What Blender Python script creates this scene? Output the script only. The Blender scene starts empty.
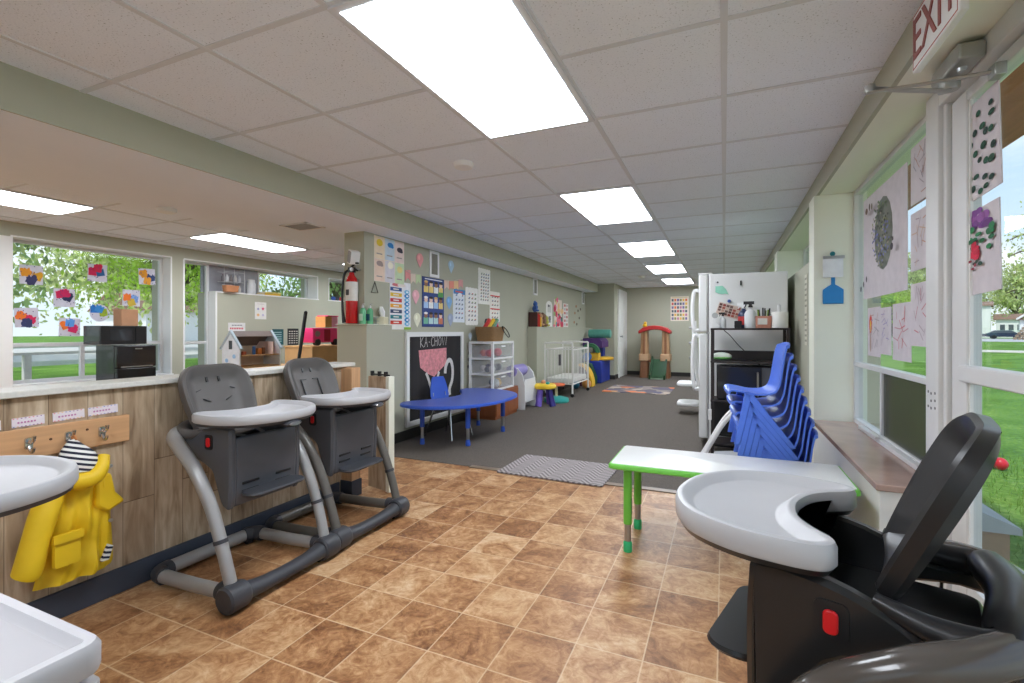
import bpy, bmesh, math, random
from mathutils import Vector, Matrix, Euler
random.seed(7)
PI = math.pi
scene = bpy.context.scene
COL = scene.collection
V = Vector

# ---------------------------------------------------------------- materials
def lin(c):
    c = c / 255.0
    return c / 12.92 if c <= 0.04045 else ((c + 0.055) / 1.055) ** 2.4
def rgb(c):
    return (lin(c[0]), lin(c[1]), lin(c[2]), 1.0)
_mats = {}
def mat(name, c, rough=0.6, metal=0.0, var=0.08, scale=8.0, bump=0.0, bscale=60.0, spec=0.4, coat=0.0, emit=None, stretch=None):
    """Principled with object-space noise that varies the colour a little, and optional bump."""
    if name in _mats: return _mats[name]
    m = bpy.data.materials.new(name); m.use_nodes = True
    nt = m.node_tree; N = nt.nodes; L = nt.links
    p = N['Principled BSDF']
    p.inputs['Roughness'].default_value = rough
    p.inputs['Metallic'].default_value = metal
    p.inputs['Specular IOR Level'].default_value = spec
    p.inputs['Coat Weight'].default_value = coat
    tc = N.new('ShaderNodeTexCoord')
    src = tc.outputs['Object']
    if stretch:
        mp = N.new('ShaderNodeMapping'); mp.inputs['Scale'].default_value = stretch
        L.new(src, mp.inputs['Vector']); src = mp.outputs['Vector']
    nz = N.new('ShaderNodeTexNoise'); nz.inputs['Scale'].default_value = scale; nz.inputs['Detail'].default_value = 4
    L.new(src, nz.inputs['Vector'])
    rp = N.new('ShaderNodeValToRGB')
    a = rgb(c)
    rp.color_ramp.elements[0].position = 0.3; rp.color_ramp.elements[1].position = 0.7
    rp.color_ramp.elements[0].color = tuple(x * (1 - var) for x in a[:3]) + (1,)
    rp.color_ramp.elements[1].color = tuple(min(1, x * (1 + var)) for x in a[:3]) + (1,)
    L.new(nz.outputs['Fac'], rp.inputs['Fac'])
    L.new(rp.outputs['Color'], p.inputs['Base Color'])
    if bump:
        n2 = N.new('ShaderNodeTexNoise'); n2.inputs['Scale'].default_value = bscale; n2.inputs['Detail'].default_value = 3
        L.new(src, n2.inputs['Vector'])
        b = N.new('ShaderNodeBump'); b.inputs['Strength'].default_value = bump; b.inputs['Distance'].default_value = 0.01
        L.new(n2.outputs['Fac'], b.inputs['Height']); L.new(b.outputs['Normal'], p.inputs['Normal'])
    if emit:
        p.inputs['Emission Color'].default_value = rgb(emit[0]); p.inputs['Emission Strength'].default_value = emit[1]
    _mats[name] = m
    return m
def cm(c):
    """plain printed colour"""
    return mat('print_%02x%02x%02x' % tuple(c), c, rough=0.7, var=0.05, scale=20)

def new_nodes(name):
    m = bpy.data.materials.new(name); m.use_nodes = True; _mats[name] = m
    return m, m.node_tree.nodes, m.node_tree.links, m.node_tree.nodes['Principled BSDF']
def ramp(N, stops):
    r = N.new('ShaderNodeValToRGB'); e = r.color_ramp.elements
    while len(e) < len(stops): e.new(0.5)
    for el, (p, c) in zip(e, stops):
        el.position = p; el.color = rgb(c) if max(c) > 1 else (c[0], c[1], c[2], 1)
    return r
def math_node(N, L, op, a, b=None):
    n = N.new('ShaderNodeMath'); n.operation = op
    for i, v in enumerate((a, b)):
        if v is None: continue
        if isinstance(v, (int, float)): n.inputs[i].default_value = v
        else: L.new(v, n.inputs[i])
    return n.outputs[0]
def mixc(N, L, f, a, b, mode='MIX'):
    n = N.new('ShaderNodeMix'); n.data_type = 'RGBA'; n.blend_type = mode
    for i, v in ((0, f), (6, a), (7, b)):
        if isinstance(v, (int, float)): n.inputs[i].default_value = v
        elif isinstance(v, tuple): n.inputs[i].default_value = v
        else: L.new(v, n.inputs[i])
    return n.outputs[2]

# ---------------------------------------------------------------- mesh builder
def catmull(pts, k=6, closed=False):
    P = [V(p) for p in pts]; n = len(P); out = []
    rng = range(n) if closed else range(n - 1)
    for i in rng:
        if closed: a, b, c, d = P[(i-1) % n], P[i], P[(i+1) % n], P[(i+2) % n]
        else: a, b, c, d = P[max(i-1, 0)], P[i], P[i+1], P[min(i+2, n-1)]
        for j in range(k):
            t = j / k
            out.append(0.5 * ((2*b) + (c-a)*t + (2*a-5*b+4*c-d)*t*t + (3*b-a-3*c+d)*t**3))
    if not closed: out.append(P[-1])
    return out
class B:
    def __init__(s): s.bm = bmesh.new()
    def face(s, vs, m=0):
        try: f = s.bm.faces.new(vs); f.material_index = m; return f
        except ValueError: return None
    def vs(s, pts): return [s.bm.verts.new(p) for p in pts]
    def box(s, x0, x1, y0, y1, z0, z1, m=0, M=None):
        pts = [V((x, y, z)) for z in (z0, z1) for y in (y0, y1) for x in (x0, x1)]
        if M is not None: pts = [M @ p for p in pts]
        v = s.vs(pts)
        for q in ((0,2,3,1),(4,5,7,6),(0,1,5,4),(2,6,7,3),(0,4,6,2),(1,3,7,5)):
            s.face([v[i] for i in q], m)
        return s
    def loft(s, rings, m=0, closed=True, cap0=True, cap1=True):
        R = [s.vs(r) for r in rings]; n = len(R[0])
        for a, b in zip(R, R[1:]):
            for i in range(n if closed else n - 1):
                j = (i + 1) % n
                s.face([a[i], a[j], b[j], b[i]], m)
        if closed and cap0: s.face(list(reversed(R[0])), m)
        if closed and cap1: s.face(R[-1], m)
        return s
    def cyl(s, p0, p1, r0, r1=None, n=16, m=0):
        return s.tube([p0, p1], [r0, r0 if r1 is None else r1], n, m)
    def tube(s, pts, r, n=10, m=0, k=0, closed=False, up=None, flat=(1, 1), caps=True):
        if k:
            if isinstance(r, (list, tuple)):
                rr = [V((x, 0, 0)) for x in r]; r = [v.x for v in catmull(rr, k, closed)]
            pts = catmull(pts, k, closed)
        P = [V(p) for p in pts]; q = len(P)
        if not isinstance(r, (list, tuple)): r = [r] * q
        T = []
        for i in range(q):
            if closed: t = P[(i+1) % q] - P[i-1]
            else: t = P[min(i+1, q-1)] - P[max(i-1, 0)]
            T.append(t.normalized() if t.length > 1e-9 else V((0, 0, 1)))
        u = V(up) if up else (V((0, 0, 1)) if abs(T[0].z) < 0.9 else V((1, 0, 0)))
        rings = []
        for i in range(q):
            u = (u - T[i] * u.dot(T[i]))
            u = u.normalized() if u.length > 1e-6 else T[i].orthogonal().normalized()
            w = T[i].cross(u)
            rings.append([P[i] + (u * math.cos(2*PI*j/n) * flat[0] + w * math.sin(2*PI*j/n) * flat[1]) * r[i] for j in range(n)])
        if closed: rings.append(rings[0])
        if closed:
            R = [s.vs(x) for x in rings[:-1]]; R.append(R[0])
            for a, b in zip(R, R[1:]):
                for i in range(n):
                    j = (i+1) % n; s.face([a[i], a[j], b[j], b[i]], m)
            return s
        return s.loft(rings, m, True, caps, caps)
    def lathe(s, prof, c=(0, 0, 0), n=24, m=0, axis='z'):
        rings = []
        for r, h in prof:
            ring = []
            for j in range(n):
                a = 2*PI*j/n; x, y = max(r, 1e-4)*math.cos(a), max(r, 1e-4)*math.sin(a)
                p = {'z': (x, y, h), 'x': (h, x, y), 'y': (x, h, y)}[axis]
                ring.append(V(c) + V(p))
            rings.append(ring)
        return s.loft(rings, m)
    def ball(s, c, r, n=14, m=0, k=8):
        r = (r, r, r) if isinstance(r, (int, float)) else r
        prof = [(math.sin(PI*i/k), -math.cos(PI*i/k)) for i in range(k+1)]
        rings = [[V((c[0]+r[0]*max(q,1e-3)*math.cos(2*PI*j/n), c[1]+r[1]*max(q,1e-3)*math.sin(2*PI*j/n), c[2]+r[2]*h)) for j in range(n)] for q, h in prof]
        return s.loft(rings, m)
    def prism(s, poly, axis, a0, a1, m=0):
        def P(u, v, a): return {'x': V((a, u, v)), 'y': V((u, a, v)), 'z': V((u, v, a))}[axis]
        return s.loft([[P(u, v, a0) for u, v in poly], [P(u, v, a1) for u, v in poly]], m)
    def quad(s, pts, m=0): s.face(s.vs(pts), m); return s
    def xf(s, M):
        s.bm.transform(M); return s
    def obj(s, name, mats, parent=None, loc=(0, 0, 0), rot=(0, 0, 0), bevel=0.0, seg=2, angle=38, sub=0):
        bmesh.ops.recalc_face_normals(s.bm, faces=s.bm.faces)
        me = bpy.data.meshes.new(name); s.bm.to_mesh(me); s.bm.free()
        for m in (mats if isinstance(mats, (list, tuple)) else [mats]): me.materials.append(m)
        me.polygons.foreach_set('use_smooth', [True] * len(me.polygons))
        me.set_sharp_from_angle(angle=math.radians(angle))
        o = bpy.data.objects.new(name, me); COL.objects.link(o)
        o.location = loc; o.rotation_euler = rot
        if parent is not None: o.parent = parent
        if bevel:
            b = o.modifiers.new('edge', 'BEVEL'); b.width = bevel; b.segments = seg; b.limit_method = 'ANGLE'; b.angle_limit = math.radians(40)
            b.harden_normals = False
        if sub:
            b = o.modifiers.new('sub', 'SUBSURF'); b.levels = sub; b.render_levels = sub
        return o
def box(x0, x1, y0, y1, z0, z1, m=0): return B().box(x0, x1, y0, y1, z0, z1, m)
def tag(o, label, cat, group=None, kind=None):
    o['label'] = label; o['category'] = cat
    if group: o['group'] = group
    if kind: o['kind'] = kind
    return o
def thing(name, label, cat, loc=(0, 0, 0), rz=0.0, group=None):
    o = bpy.data.objects.new(name, None); COL.objects.link(o)
    o.empty_display_size = 0.1; o.location = loc; o.rotation_euler = (0, 0, rz)
    return tag(o, label, cat, group)
def struct(o, label=None):
    o['kind'] = 'structure'
    if label: o['label'] = label
    return o
def dup(root, loc, rz, label=None, group=None):
    r = root.copy(); COL.objects.link(r); r.location = loc; r.rotation_euler = (0, 0, rz)
    if label: r['label'] = label
    if group: r['group'] = group
    def rec(a, b):
        for ch in [o for o in KIDS.get(a.name, [])]:
            c = ch.copy(); COL.objects.link(c); c.parent = b; rec(ch, c)
    KIDS = {}
    for o in bpy.data.objects:
        if o.parent: KIDS.setdefault(o.parent.name, []).append(o)
    rec(root, r)
    return r
def ellipse(cx, cy, rx, ry, n=20, a0=0, a1=2*PI):
    return [(cx + rx*math.cos(a0+(a1-a0)*i/n), cy + ry*math.sin(a0+(a1-a0)*i/n)) for i in range(n)]
def rrect(x0, x1, y0, y1, r, k=5):
    out = []
    for cx, cy, a in ((x1-r, y1-r, 0), (x0+r, y1-r, PI/2), (x0+r, y0+r, PI), (x1-r, y0+r, 1.5*PI)):
        for i in range(k+1): out.append((cx + r*math.cos(a+PI/2*i/k), cy + r*math.sin(a+PI/2*i/k)))
    return out
def inset(poly, d):
    n = len(poly); out = []
    A = sum(poly[i][0]*poly[(i+1) % n][1] - poly[(i+1) % n][0]*poly[i][1] for i in range(n))
    sg = 1 if A > 0 else -1
    for i in range(n):
        a, b, c = V(poly[i-1]), V(poly[i]), V(poly[(i+1) % n])
        t = (c - a).normalized()
        out.append((b.x - t.y*d*sg, b.y + t.x*d*sg))
    return out
def text_mesh(body, size, extrude=0.0008):
    cu = bpy.data.curves.new('lettering', 'FONT'); cu.body = body; cu.size = size; cu.extrude = extrude
    cu.align_x = 'CENTER'; cu.align_y = 'CENTER'; cu.resolution_u = 3
    o = bpy.data.objects.new('lettering', cu); COL.objects.link(o)
    dg = bpy.context.evaluated_depsgraph_get(); dg.update()
    me = bpy.data.meshes.new_from_object(o.evaluated_get(dg))
    bpy.data.objects.remove(o)
    return me
# a flat sheet on a wall: P0 = lower corner on the viewer's left, U = direction to the viewer's right, N = normal
WALLS = {'+x': (V((0, 1, 0)), V((1, 0, 0))), '-x': (V((0, -1, 0)), V((-1, 0, 0))), '-y': (V((1, 0, 0)), V((0, -1, 0)))}
def sheet(name, label, cat, group, wall, p0, w, h, base, shapes=(), thick=0.004, tilt=0.0, outline=None, parent=None, mats0=None):
    U, Nn = WALLS[wall]
    up = V((0, 0, 1))
    if tilt:
        R = Matrix.Rotation(tilt, 3, Nn); U = R @ U; up = R @ up
    P0 = V(p0)
    b = B(); mats = [mats0 or cm(base)]; idx = {}
    def P(u, v, e): return P0 + U*(u*w) + up*(v*h) + Nn*e
    o2 = outline or [(0, 0), (1, 0), (1, 1), (0, 1)]
    b.loft([[P(u, v, 0.0005) for u, v in o2], [P(u, v, thick) for u, v in o2]])
    for k, sh in enumerate(shapes):
        c = sh[-1]
        if c not in idx: mats.append(cm(c)); idx[c] = len(mats) - 1
        e = thick + 0.0006 + 0.00012 * k
        if sh[0] == 'r': poly = [(sh[1], sh[2]), (sh[3], sh[2]), (sh[3], sh[4]), (sh[1], sh[4])]
        elif sh[0] == 'c': poly = ellipse(sh[1], sh[2], sh[3], sh[4], 16)
        else: poly = sh[1]
        b.face(b.vs([P(u, v, e) for u, v in poly]), idx[c])
    bmesh.ops.transform(b.bm, matrix=Matrix.Translation(-P0), verts=b.bm.verts)
    o = b.obj(name, mats, parent)
    o.location = P0 if parent is None else P0
    if label: tag(o, label, cat, group)
    return o
# ---------------------------------------------------------------- surface materials
SAGE = mat('sage_paint', (178, 178, 160), rough=0.75, var=0.02, scale=2)
CREAM = mat('cream_paint', (234, 236, 221), rough=0.7, var=0.02, scale=2)
WHITEP = mat('white_paint', (232, 232, 230), rough=0.6, var=0.02, scale=3)
DRYWALL = mat('white_drywall', (238, 244, 254), rough=0.8, var=0.015, scale=2)
SIDEP = mat('grey_white_paint', (216, 216, 212), rough=0.7, var=0.03, scale=3)
FRAMEW = mat('white_window_frame', (214, 214, 214), rough=0.45, var=0.04, scale=5)
BLACKBASE = mat('black_vinyl_base', (44, 42, 40), rough=0.5, var=0.1)
BLUEBASE = mat('slate_baseboard', (66, 72, 84), rough=0.5, var=0.08)

def ceiling_tile_mat():
    m, N, L, p = new_nodes('acoustic_tile')
    tc = N.new('ShaderNodeTexCoord')
    n1 = N.new('ShaderNodeTexNoise'); n1.inputs['Scale'].default_value = 130; n1.inputs['Detail'].default_value = 2
    L.new(tc.outputs['Object'], n1.inputs['Vector'])
    n2 = N.new('ShaderNodeTexNoise'); n2.inputs['Scale'].default_value = 18; n2.inputs['Detail'].default_value = 2
    L.new(tc.outputs['Object'], n2.inputs['Vector'])
    s = math_node(N, L, 'ADD', n1.outputs['Fac'], math_node(N, L, 'MULTIPLY', n2.outputs['Fac'], 0.12))
    r = ramp(N, [(0.33, (176, 180, 186)), (0.43, (236, 242, 252)), (0.8, (241, 246, 255))])
    L.new(s, r.inputs['Fac']); L.new(r.outputs['Color'], p.inputs['Base Color'])
    b = N.new('ShaderNodeBump'); b.inputs['Strength'].default_value = 0.25; b.inputs['Distance'].default_value = 0.004
    L.new(n1.outputs['Fac'], b.inputs['Height']); L.new(b.outputs['Normal'], p.inputs['Normal'])
    p.inputs['Roughness'].default_value = 0.9; p.inputs['Specular IOR Level'].default_value = 0.1
    return m
TILE = ceiling_tile_mat()
GRID = mat('ceiling_grid_metal', (216, 219, 225), rough=0.5, var=0.02)

def floor_tile_mat():
    m, N, L, p = new_nodes('stone_look_vinyl')
    tc = N.new('ShaderNodeTexCoord'); sp = N.new('ShaderNodeSeparateXYZ'); L.new(tc.outputs['Object'], sp.inputs[0])
    ux = math_node(N, L, 'DIVIDE', math_node(N, L, 'ADD', sp.outputs[0], 0.4817 + 23.1), 0.231)
    uy = math_node(N, L, 'DIVIDE', math_node(N, L, 'ADD', sp.outputs[1], -2.16 + 24.5), 0.245)
    ix = math_node(N, L, 'FLOOR', ux); iy = math_node(N, L, 'FLOOR', uy)
    fx = math_node(N, L, 'FRACT', ux); fy = math_node(N, L, 'FRACT', uy)
    cb = N.new('ShaderNodeCombineXYZ'); L.new(ix, cb.inputs[0]); L.new(iy, cb.inputs[1])
    wn = N.new('ShaderNodeTexWhiteNoise'); wn.noise_dimensions = '2D'; L.new(cb.outputs[0], wn.inputs['Vector'])
    off = N.new('ShaderNodeVectorMath'); off.operation = 'SCALE'; L.new(wn.outputs['Color'], off.inputs[0]); off.inputs['Scale'].default_value = 20
    ad = N.new('ShaderNodeVectorMath'); ad.operation = 'ADD'; L.new(tc.outputs['Object'], ad.inputs[0]); L.new(off.outputs[0], ad.inputs[1])
    n1 = N.new('ShaderNodeTexNoise'); n1.inputs['Scale'].default_value = 4.6; n1.inputs['Detail'].default_value = 8; n1.inputs['Roughness'].default_value = 0.66; n1.inputs['Distortion'].default_value = 1.1
    L.new(ad.outputs[0], n1.inputs['Vector'])
    n2 = N.new('ShaderNodeTexNoise'); n2.inputs['Scale'].default_value = 15; n2.inputs['Detail'].default_value = 9; n2.inputs['Roughness'].default_value = 0.7; n2.inputs['Distortion'].default_value = 2.4
    L.new(ad.outputs[0], n2.inputs['Vector'])
    v = math_node(N, L, 'ADD', math_node(N, L, 'MULTIPLY', n1.outputs['Fac'], 0.58), math_node(N, L, 'MULTIPLY', n2.outputs['Fac'], 0.42))
    v = math_node(N, L, 'ADD', v, math_node(N, L, 'MULTIPLY', math_node(N, L, 'SUBTRACT', wn.outputs['Value'], 0.5), 0.11))
    r = ramp(N, [(0.33, (112, 74, 48)), (0.42, (148, 102, 66)), (0.50, (176, 130, 89)), (0.57, (197, 156, 114)), (0.67, (214, 184, 148))])
    L.new(v, r.inputs['Fac'])
    ex = math_node(N, L, 'MINIMUM', fx, math_node(N, L, 'SUBTRACT', 1.0, fx)); ey = math_node(N, L, 'MINIMUM', fy, math_node(N, L, 'SUBTRACT', 1.0, fy))
    e = math_node(N, L, 'MINIMUM', ex, ey)
    g = math_node(N, L, 'LESS_THAN', e, 0.011)
    L.new(mixc(N, L, math_node(N, L, 'MULTIPLY', g, 0.55), r.outputs['Color'], rgb((220, 196, 160))), p.inputs['Base Color'])
    p.inputs['Roughness'].default_value = 0.42; p.inputs['Specular IOR Level'].default_value = 0.35
    b = N.new('ShaderNodeBump'); b.inputs['Strength'].default_value = 0.2; b.inputs['Distance'].default_value = 0.003
    L.new(math_node(N, L, 'SUBTRACT', n2.outputs['Fac'], g), b.inputs['Height']); L.new(b.outputs['Normal'], p.inputs['Normal'])
    return m
VINYL = floor_tile_mat()
CARPET = mat('charcoal_carpet', (108, 101, 95), rough=0.95, var=0.22, scale=150, bump=0.6, bscale=300, spec=0.1)

def plank_mat():
    m, N, L, p = new_nodes('weathered_planks')
    tc = N.new('ShaderNodeTexCoord'); sp = N.new('ShaderNodeSeparateXYZ'); L.new(tc.outputs['Object'], sp.inputs[0])
    u = math_node(N, L, 'DIVIDE', math_node(N, L, 'ADD', math_node(N, L, 'ADD', sp.outputs[1], sp.outputs[0]), 40.0), 0.125)
    i = math_node(N, L, 'FLOOR', u); f = math_node(N, L, 'FRACT', u)
    w1 = N.new('ShaderNodeTexWhiteNoise'); w1.noise_dimensions = '1D'; L.new(i, w1.inputs['W'])
    vz = math_node(N, L, 'ADD', math_node(N, L, 'DIVIDE', sp.outputs[2], 0.62), math_node(N, L, 'MULTIPLY', w1.outputs['Value'], 7.0))
    iz = math_node(N, L, 'FLOOR', vz); fz = math_node(N, L, 'FRACT', vz)
    cb = N.new('ShaderNodeCombineXYZ'); L.new(i, cb.inputs[0]); L.new(iz, cb.inputs[1])
    wn = N.new('ShaderNodeTexWhiteNoise'); wn.noise_dimensions = '2D'; L.new(cb.outputs[0], wn.inputs['Vector'])
    off = N.new('ShaderNodeVectorMath'); off.operation = 'SCALE'; L.new(wn.outputs['Color'], off.inputs[0]); off.inputs['Scale'].default_value = 30
    mp = N.new('ShaderNodeMapping'); mp.inputs['Scale'].default_value = (1, 1, 0.16); L.new(tc.outputs['Object'], mp.inputs['Vector'])
    ad = N.new('ShaderNodeVectorMath'); ad.operation = 'ADD'; L.new(mp.outputs[0], ad.inputs[0]); L.new(off.outputs[0], ad.inputs[1])
    n1 = N.new('ShaderNodeTexNoise'); n1.inputs['Scale'].default_value = 30; n1.inputs['Detail'].default_value = 6; n1.inputs['Distortion'].default_value = 0.8
    L.new(ad.outputs[0], n1.inputs['Vector'])
    n2 = N.new('ShaderNodeTexNoise'); n2.inputs['Scale'].default_value = 9; n2.inputs['Detail'].default_value = 5; n2.inputs['Distortion'].default_value = 1.5
    L.new(ad.outputs[0], n2.inputs['Vector'])
    v = math_node(N, L, 'ADD', math_node(N, L, 'MULTIPLY', n1.outputs['Fac'], 0.5), math_node(N, L, 'MULTIPLY', n2.outputs['Fac'], 0.5))
    r = ramp(N, [(0.30, (104, 86, 68)), (0.41, (158, 137, 112)), (0.53, (192, 172, 146)), (0.68, (220, 204, 180))])
    L.new(v, r.inputs['Fac'])
    c = mixc(N, L, math_node(N, L, 'MULTIPLY', wn.outputs['Value'], 0.38), r.outputs['Color'], rgb((164, 136, 108)))
    e = math_node(N, L, 'MAXIMUM', math_node(N, L, 'LESS_THAN', f, 0.022), math_node(N, L, 'LESS_THAN', fz, 0.006))
    L.new(mixc(N, L, math_node(N, L, 'MULTIPLY', e, 0.6), c, rgb((74, 58, 46))), p.inputs['Base Color'])
    p.inputs['Roughness'].default_value = 0.75; p.inputs['Specular IOR Level'].default_value = 0.2
    b = N.new('ShaderNodeBump'); b.inputs['Strength'].default_value = 0.35; b.inputs['Distance'].default_value = 0.004
    L.new(math_node(N, L, 'SUBTRACT', n1.outputs['Fac'], e), b.inputs['Height']); L.new(b.outputs['Normal'], p.inputs['Normal'])
    return m
PLANK = plank_mat()
PINE = mat('pine_wood', (206, 160, 116), rough=0.6, var=0.18, scale=9, stretch=(1, 0.12, 3))
PINEV = mat('pine_post', (196, 154, 114), rough=0.6, var=0.2, scale=14, stretch=(2, 2, 0.15))
OAKBROWN = mat('brown_laminate', (150, 88, 52), rough=0.45, var=0.15, scale=10, stretch=(1, 1, 0.2))
MARBLE = mat('brown_marble_sill', (172, 144, 132), rough=0.12, var=0.12, scale=7, spec=0.6)
SPECKLE = mat('pale_laminate_counter', (214, 212, 205), rough=0.35, var=0.05, scale=90)
def glass_mat():
    m = bpy.data.materials.new('window_glass'); m.use_nodes = True
    N = m.node_tree.nodes; L = m.node_tree.links; N.clear()
    o = N.new('ShaderNodeOutputMaterial'); t = N.new('ShaderNodeBsdfTransparent'); g = N.new('ShaderNodeBsdfGlossy')
    t.inputs['Color'].default_value = (0.95, 0.97, 0.96, 1); g.inputs['Roughness'].default_value = 0.02
    lw = N.new('ShaderNodeLayerWeight'); lw.inputs['Blend'].default_value = 0.5
    fc = math_node(N, L, 'ADD', 0.005, math_node(N, L, 'MULTIPLY', math_node(N, L, 'POWER', lw.outputs['Facing'], 5.0), 0.5))
    x = N.new('ShaderNodeMixShader'); L.new(fc, x.inputs[0]); L.new(t.outputs[0], x.inputs[1]); L.new(g.outputs[0], x.inputs[2]); L.new(x.outputs[0], o.inputs[0])
    return m
GLASS = glass_mat()
def screen_mat():
    m = bpy.data.materials.new('insect_screen'); m.use_nodes = True
    N = m.node_tree.nodes; L = m.node_tree.links; N.clear()
    o = N.new('ShaderNodeOutputMaterial'); t = N.new('ShaderNodeBsdfTransparent'); d = N.new('ShaderNodeBsdfDiffuse')
    d.inputs['Color'].default_value = rgb((88, 86, 74))
    nz = N.new('ShaderNodeTexNoise'); nz.inputs['Scale'].default_value = 9
    tc = N.new('ShaderNodeTexCoord'); L.new(tc.outputs['Object'], nz.inputs['Vector'])
    f = math_node(N, L, 'ADD', math_node(N, L, 'MULTIPLY', nz.outputs['Fac'], 0.15), 0.66)
    x = N.new('ShaderNodeMixShader'); L.new(f, x.inputs[0]); L.new(t.outputs[0], x.inputs[1]); L.new(d.outputs[0], x.inputs[2]); L.new(x.outputs[0], o.inputs[0])
    return m
SCREEN = screen_mat()
GREYPL = mat('warm_grey_plastic', (196, 194, 193), rough=0.4, var=0.03)
TRAYW = mat('tray_plastic', (186, 186, 189), rough=0.38, var=0.02)
STEEL = mat('brushed_steel', (178, 180, 182), rough=0.3, metal=0.9, var=0.05)
CHROME = mat('chrome', (205, 207, 210), rough=0.15, metal=1.0, var=0.02)
BLACK = mat('black_plastic', (32, 32, 34), rough=0.35, var=0.1)
WHITEPL = mat('white_plastic', (234, 234, 234), rough=0.4, var=0.02)

# ---------------------------------------------------------------- room shell
CZ = 2.20; SZ = 2.01; HZ = 2.07
struct(box(-6.5, 0.98, -3.2, 3.5, -0.06, 0.0).obj('floor', VINYL), 'brown stone-look vinyl tile floor')
b = box(-2.97, 0.60, 3.5, 12.5, -0.06, 0.004); b.box(-6.5, -3.2, 3.5, 9.0, -0.06, 0.004)
struct(b.obj('floor_carpet', CARPET), 'charcoal carpet floor')
struct(box(-1.9, 0.585, 3.47, 3.53, 0.0, 0.007).obj('trim_1', mat('carpet_strip', (128, 112, 96), rough=0.4)), 'metal strip between carpet and tile')
struct(box(-2.68, 0.60, -3.2, 12.5, CZ, CZ + 0.05).obj('ceiling', TILE), 'white acoustic tile ceiling')
struct(box(-6.5, -3.9, -3.2, 9.0, CZ, CZ + 0.05).obj('ceiling_left', TILE), 'white tile ceiling of the room beyond the half wall')
def grid(name, xs, x0, x1, ys, y0, y1):
    b = B()
    for x in xs: b.box(x - 0.012, x + 0.012, y0, y1, CZ - 0.005, CZ + 0.002)
    for y in ys: b.box(x0, x1, y - 0.012, y + 0.012, CZ - 0.004, CZ + 0.002)
    return struct(b.obj(name, GRID), 'white metal grid holding the ceiling tiles')
grid('trim_2', [-0.61 * k for k in range(0, 5)], -2.68, 0.60, [1.24 + 0.607 * k for k in range(-7, 19)], -3.2, 12.5)
grid('trim_3', [-4.445 - 0.61 * k for k in range(0, 4)], -6.5, -3.9, [1.24 + 0.607 * k for k in range(-7, 13)], -3.2, 9.0)
struct(box(-3.9, -2.69, -3.2, 11.1, SZ, CZ + 0.05).obj('ceiling_soffit', DRYWALL), 'white drywall soffit')
struct(box(-2.69, -2.68, -3.2, 11.1, SZ - 0.001, CZ).obj('wall_beam', SAGE), 'sage green face of the soffit')
struct(box(-3.2, -2.97, 3.47, 11.1, 0.0, SZ).obj('wall_divider', SAGE), 'sage green wall')
b = box(-3.24, -2.90, 3.42, 3.78, 0.0, 1.165)
struct(b.obj('wall_ledge', SAGE, bevel=0.004), 'sage green low ledge at the end of the divider wall')
struct(box(-3.25, -2.89, 3.41, 3.785, 1.165, 1.172).obj('trim_4', CREAM), 'ledge top')
struct(box(-2.97, -2.80, 7.42, 11.1, 0.0, 1.18).obj('wall_ledge_back', SAGE, bevel=0.004), 'sage green ledge along the back half of the wall')
b = box(-3.2, -2.30, 11.1, 12.5, 0, CZ); 
struct(b.obj('wall_closet', SAGE), 'sage green closet wall')
struct(box(-3.2, 1.0, 12.5, 12.65, 0, CZ).obj('wall_back', SAGE), 'sage green back wall')
b = box(-2.955 - .015, -2.955, 3.785, 7.42, 0, 0.1); b.box(-2.80, -2.785, 7.42, 11.085, 0, 0.1)
struct(b.obj('baseboard_left', BLACKBASE), 'black vinyl baseboard')
b = box(-2.785, -2.285, 11.085, 11.1, 0, 0.1); b.box(-2.30, -2.285, 11.1, 11.5, 0, 0.1); b.box(-2.285, 0.585, 12.485, 12.5, 0, 0.1)
struct(b.obj('baseboard_back', BLACKBASE), 'black vinyl baseboard')
# closet door in the wall at X = -2.30
d = struct(box(-2.30, -2.27, 11.55, 12.42, 0.01, 2.03).obj('door_2', WHITEP, bevel=0.004), 'white panel closet door')
b = B()
for y0, y1 in ((11.63, 11.95), (12.02, 12.34)):
    for z0, z1 in ((0.15, 0.85), (1.05, 1.55), (1.64, 1.93)):
        b.box(-2.272, -2.262, y0, y1, z0, z1)
b.obj('panel', WHITEP, d, bevel=0.006)
B().lathe([(0.02, 0), (0.012, 0.015), (0.012, 0.03), (0.028, 0.045), (0.026, 0.065), (0.0, 0.07)], (-2.27, 11.63, 0.98), 14, axis='x').obj('door_handle', STEEL, d)
b = box(-2.305, -2.262, 11.48, 11.55, 0, 2.03); b.box(-2.305, -2.262, 12.42, 12.49, 0, 2.03); b.box(-2.305, -2.261, 11.47, 12.495, 2.03, 2.10)
struct(b.obj('trim_5', WHITEP, bevel=0.003), 'white door casing')

# right wall: bay window, entrance door, pillars, infill below high windows
struct(box(0.60, 0.62, -3.2, 12.5, HZ, CZ + 0.05).obj('wall_header', SAGE), 'sage green band under the ceiling')
struct(box(0.62, 0.98, -3.2, 12.5, HZ, CZ + 0.05).obj('ceiling_recess', CREAM), 'pale underside above the windows')
b = box(0.585, 0.90, 4.02, 4.23, 0, HZ); 
for y0, y1 in ((6.63, 6.95), (9.35, 9.67), (12.1, 12.5)): b.box(0.585, 0.98, y0, y1, 0, HZ)
struct(b.obj('wall_right', CREAM, bevel=0.003), 'cream painted pillars between the windows')
b = B()
for y0, y1 in ((4.23, 6.63), (6.95, 9.35), (9.67, 12.1)): b.box(0.588, 0.98, y0, y1, 0, 1.63)
struct(b.obj('wall_right_lower', SAGE), 'sage green wall below the high windows')
b = box(0.585, 0.90, 2.43, 4.02, 0, 0.455)
struct(b.obj('wall_sill', SIDEP, bevel=0.003), 'pale painted wall below the bay window')
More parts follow.
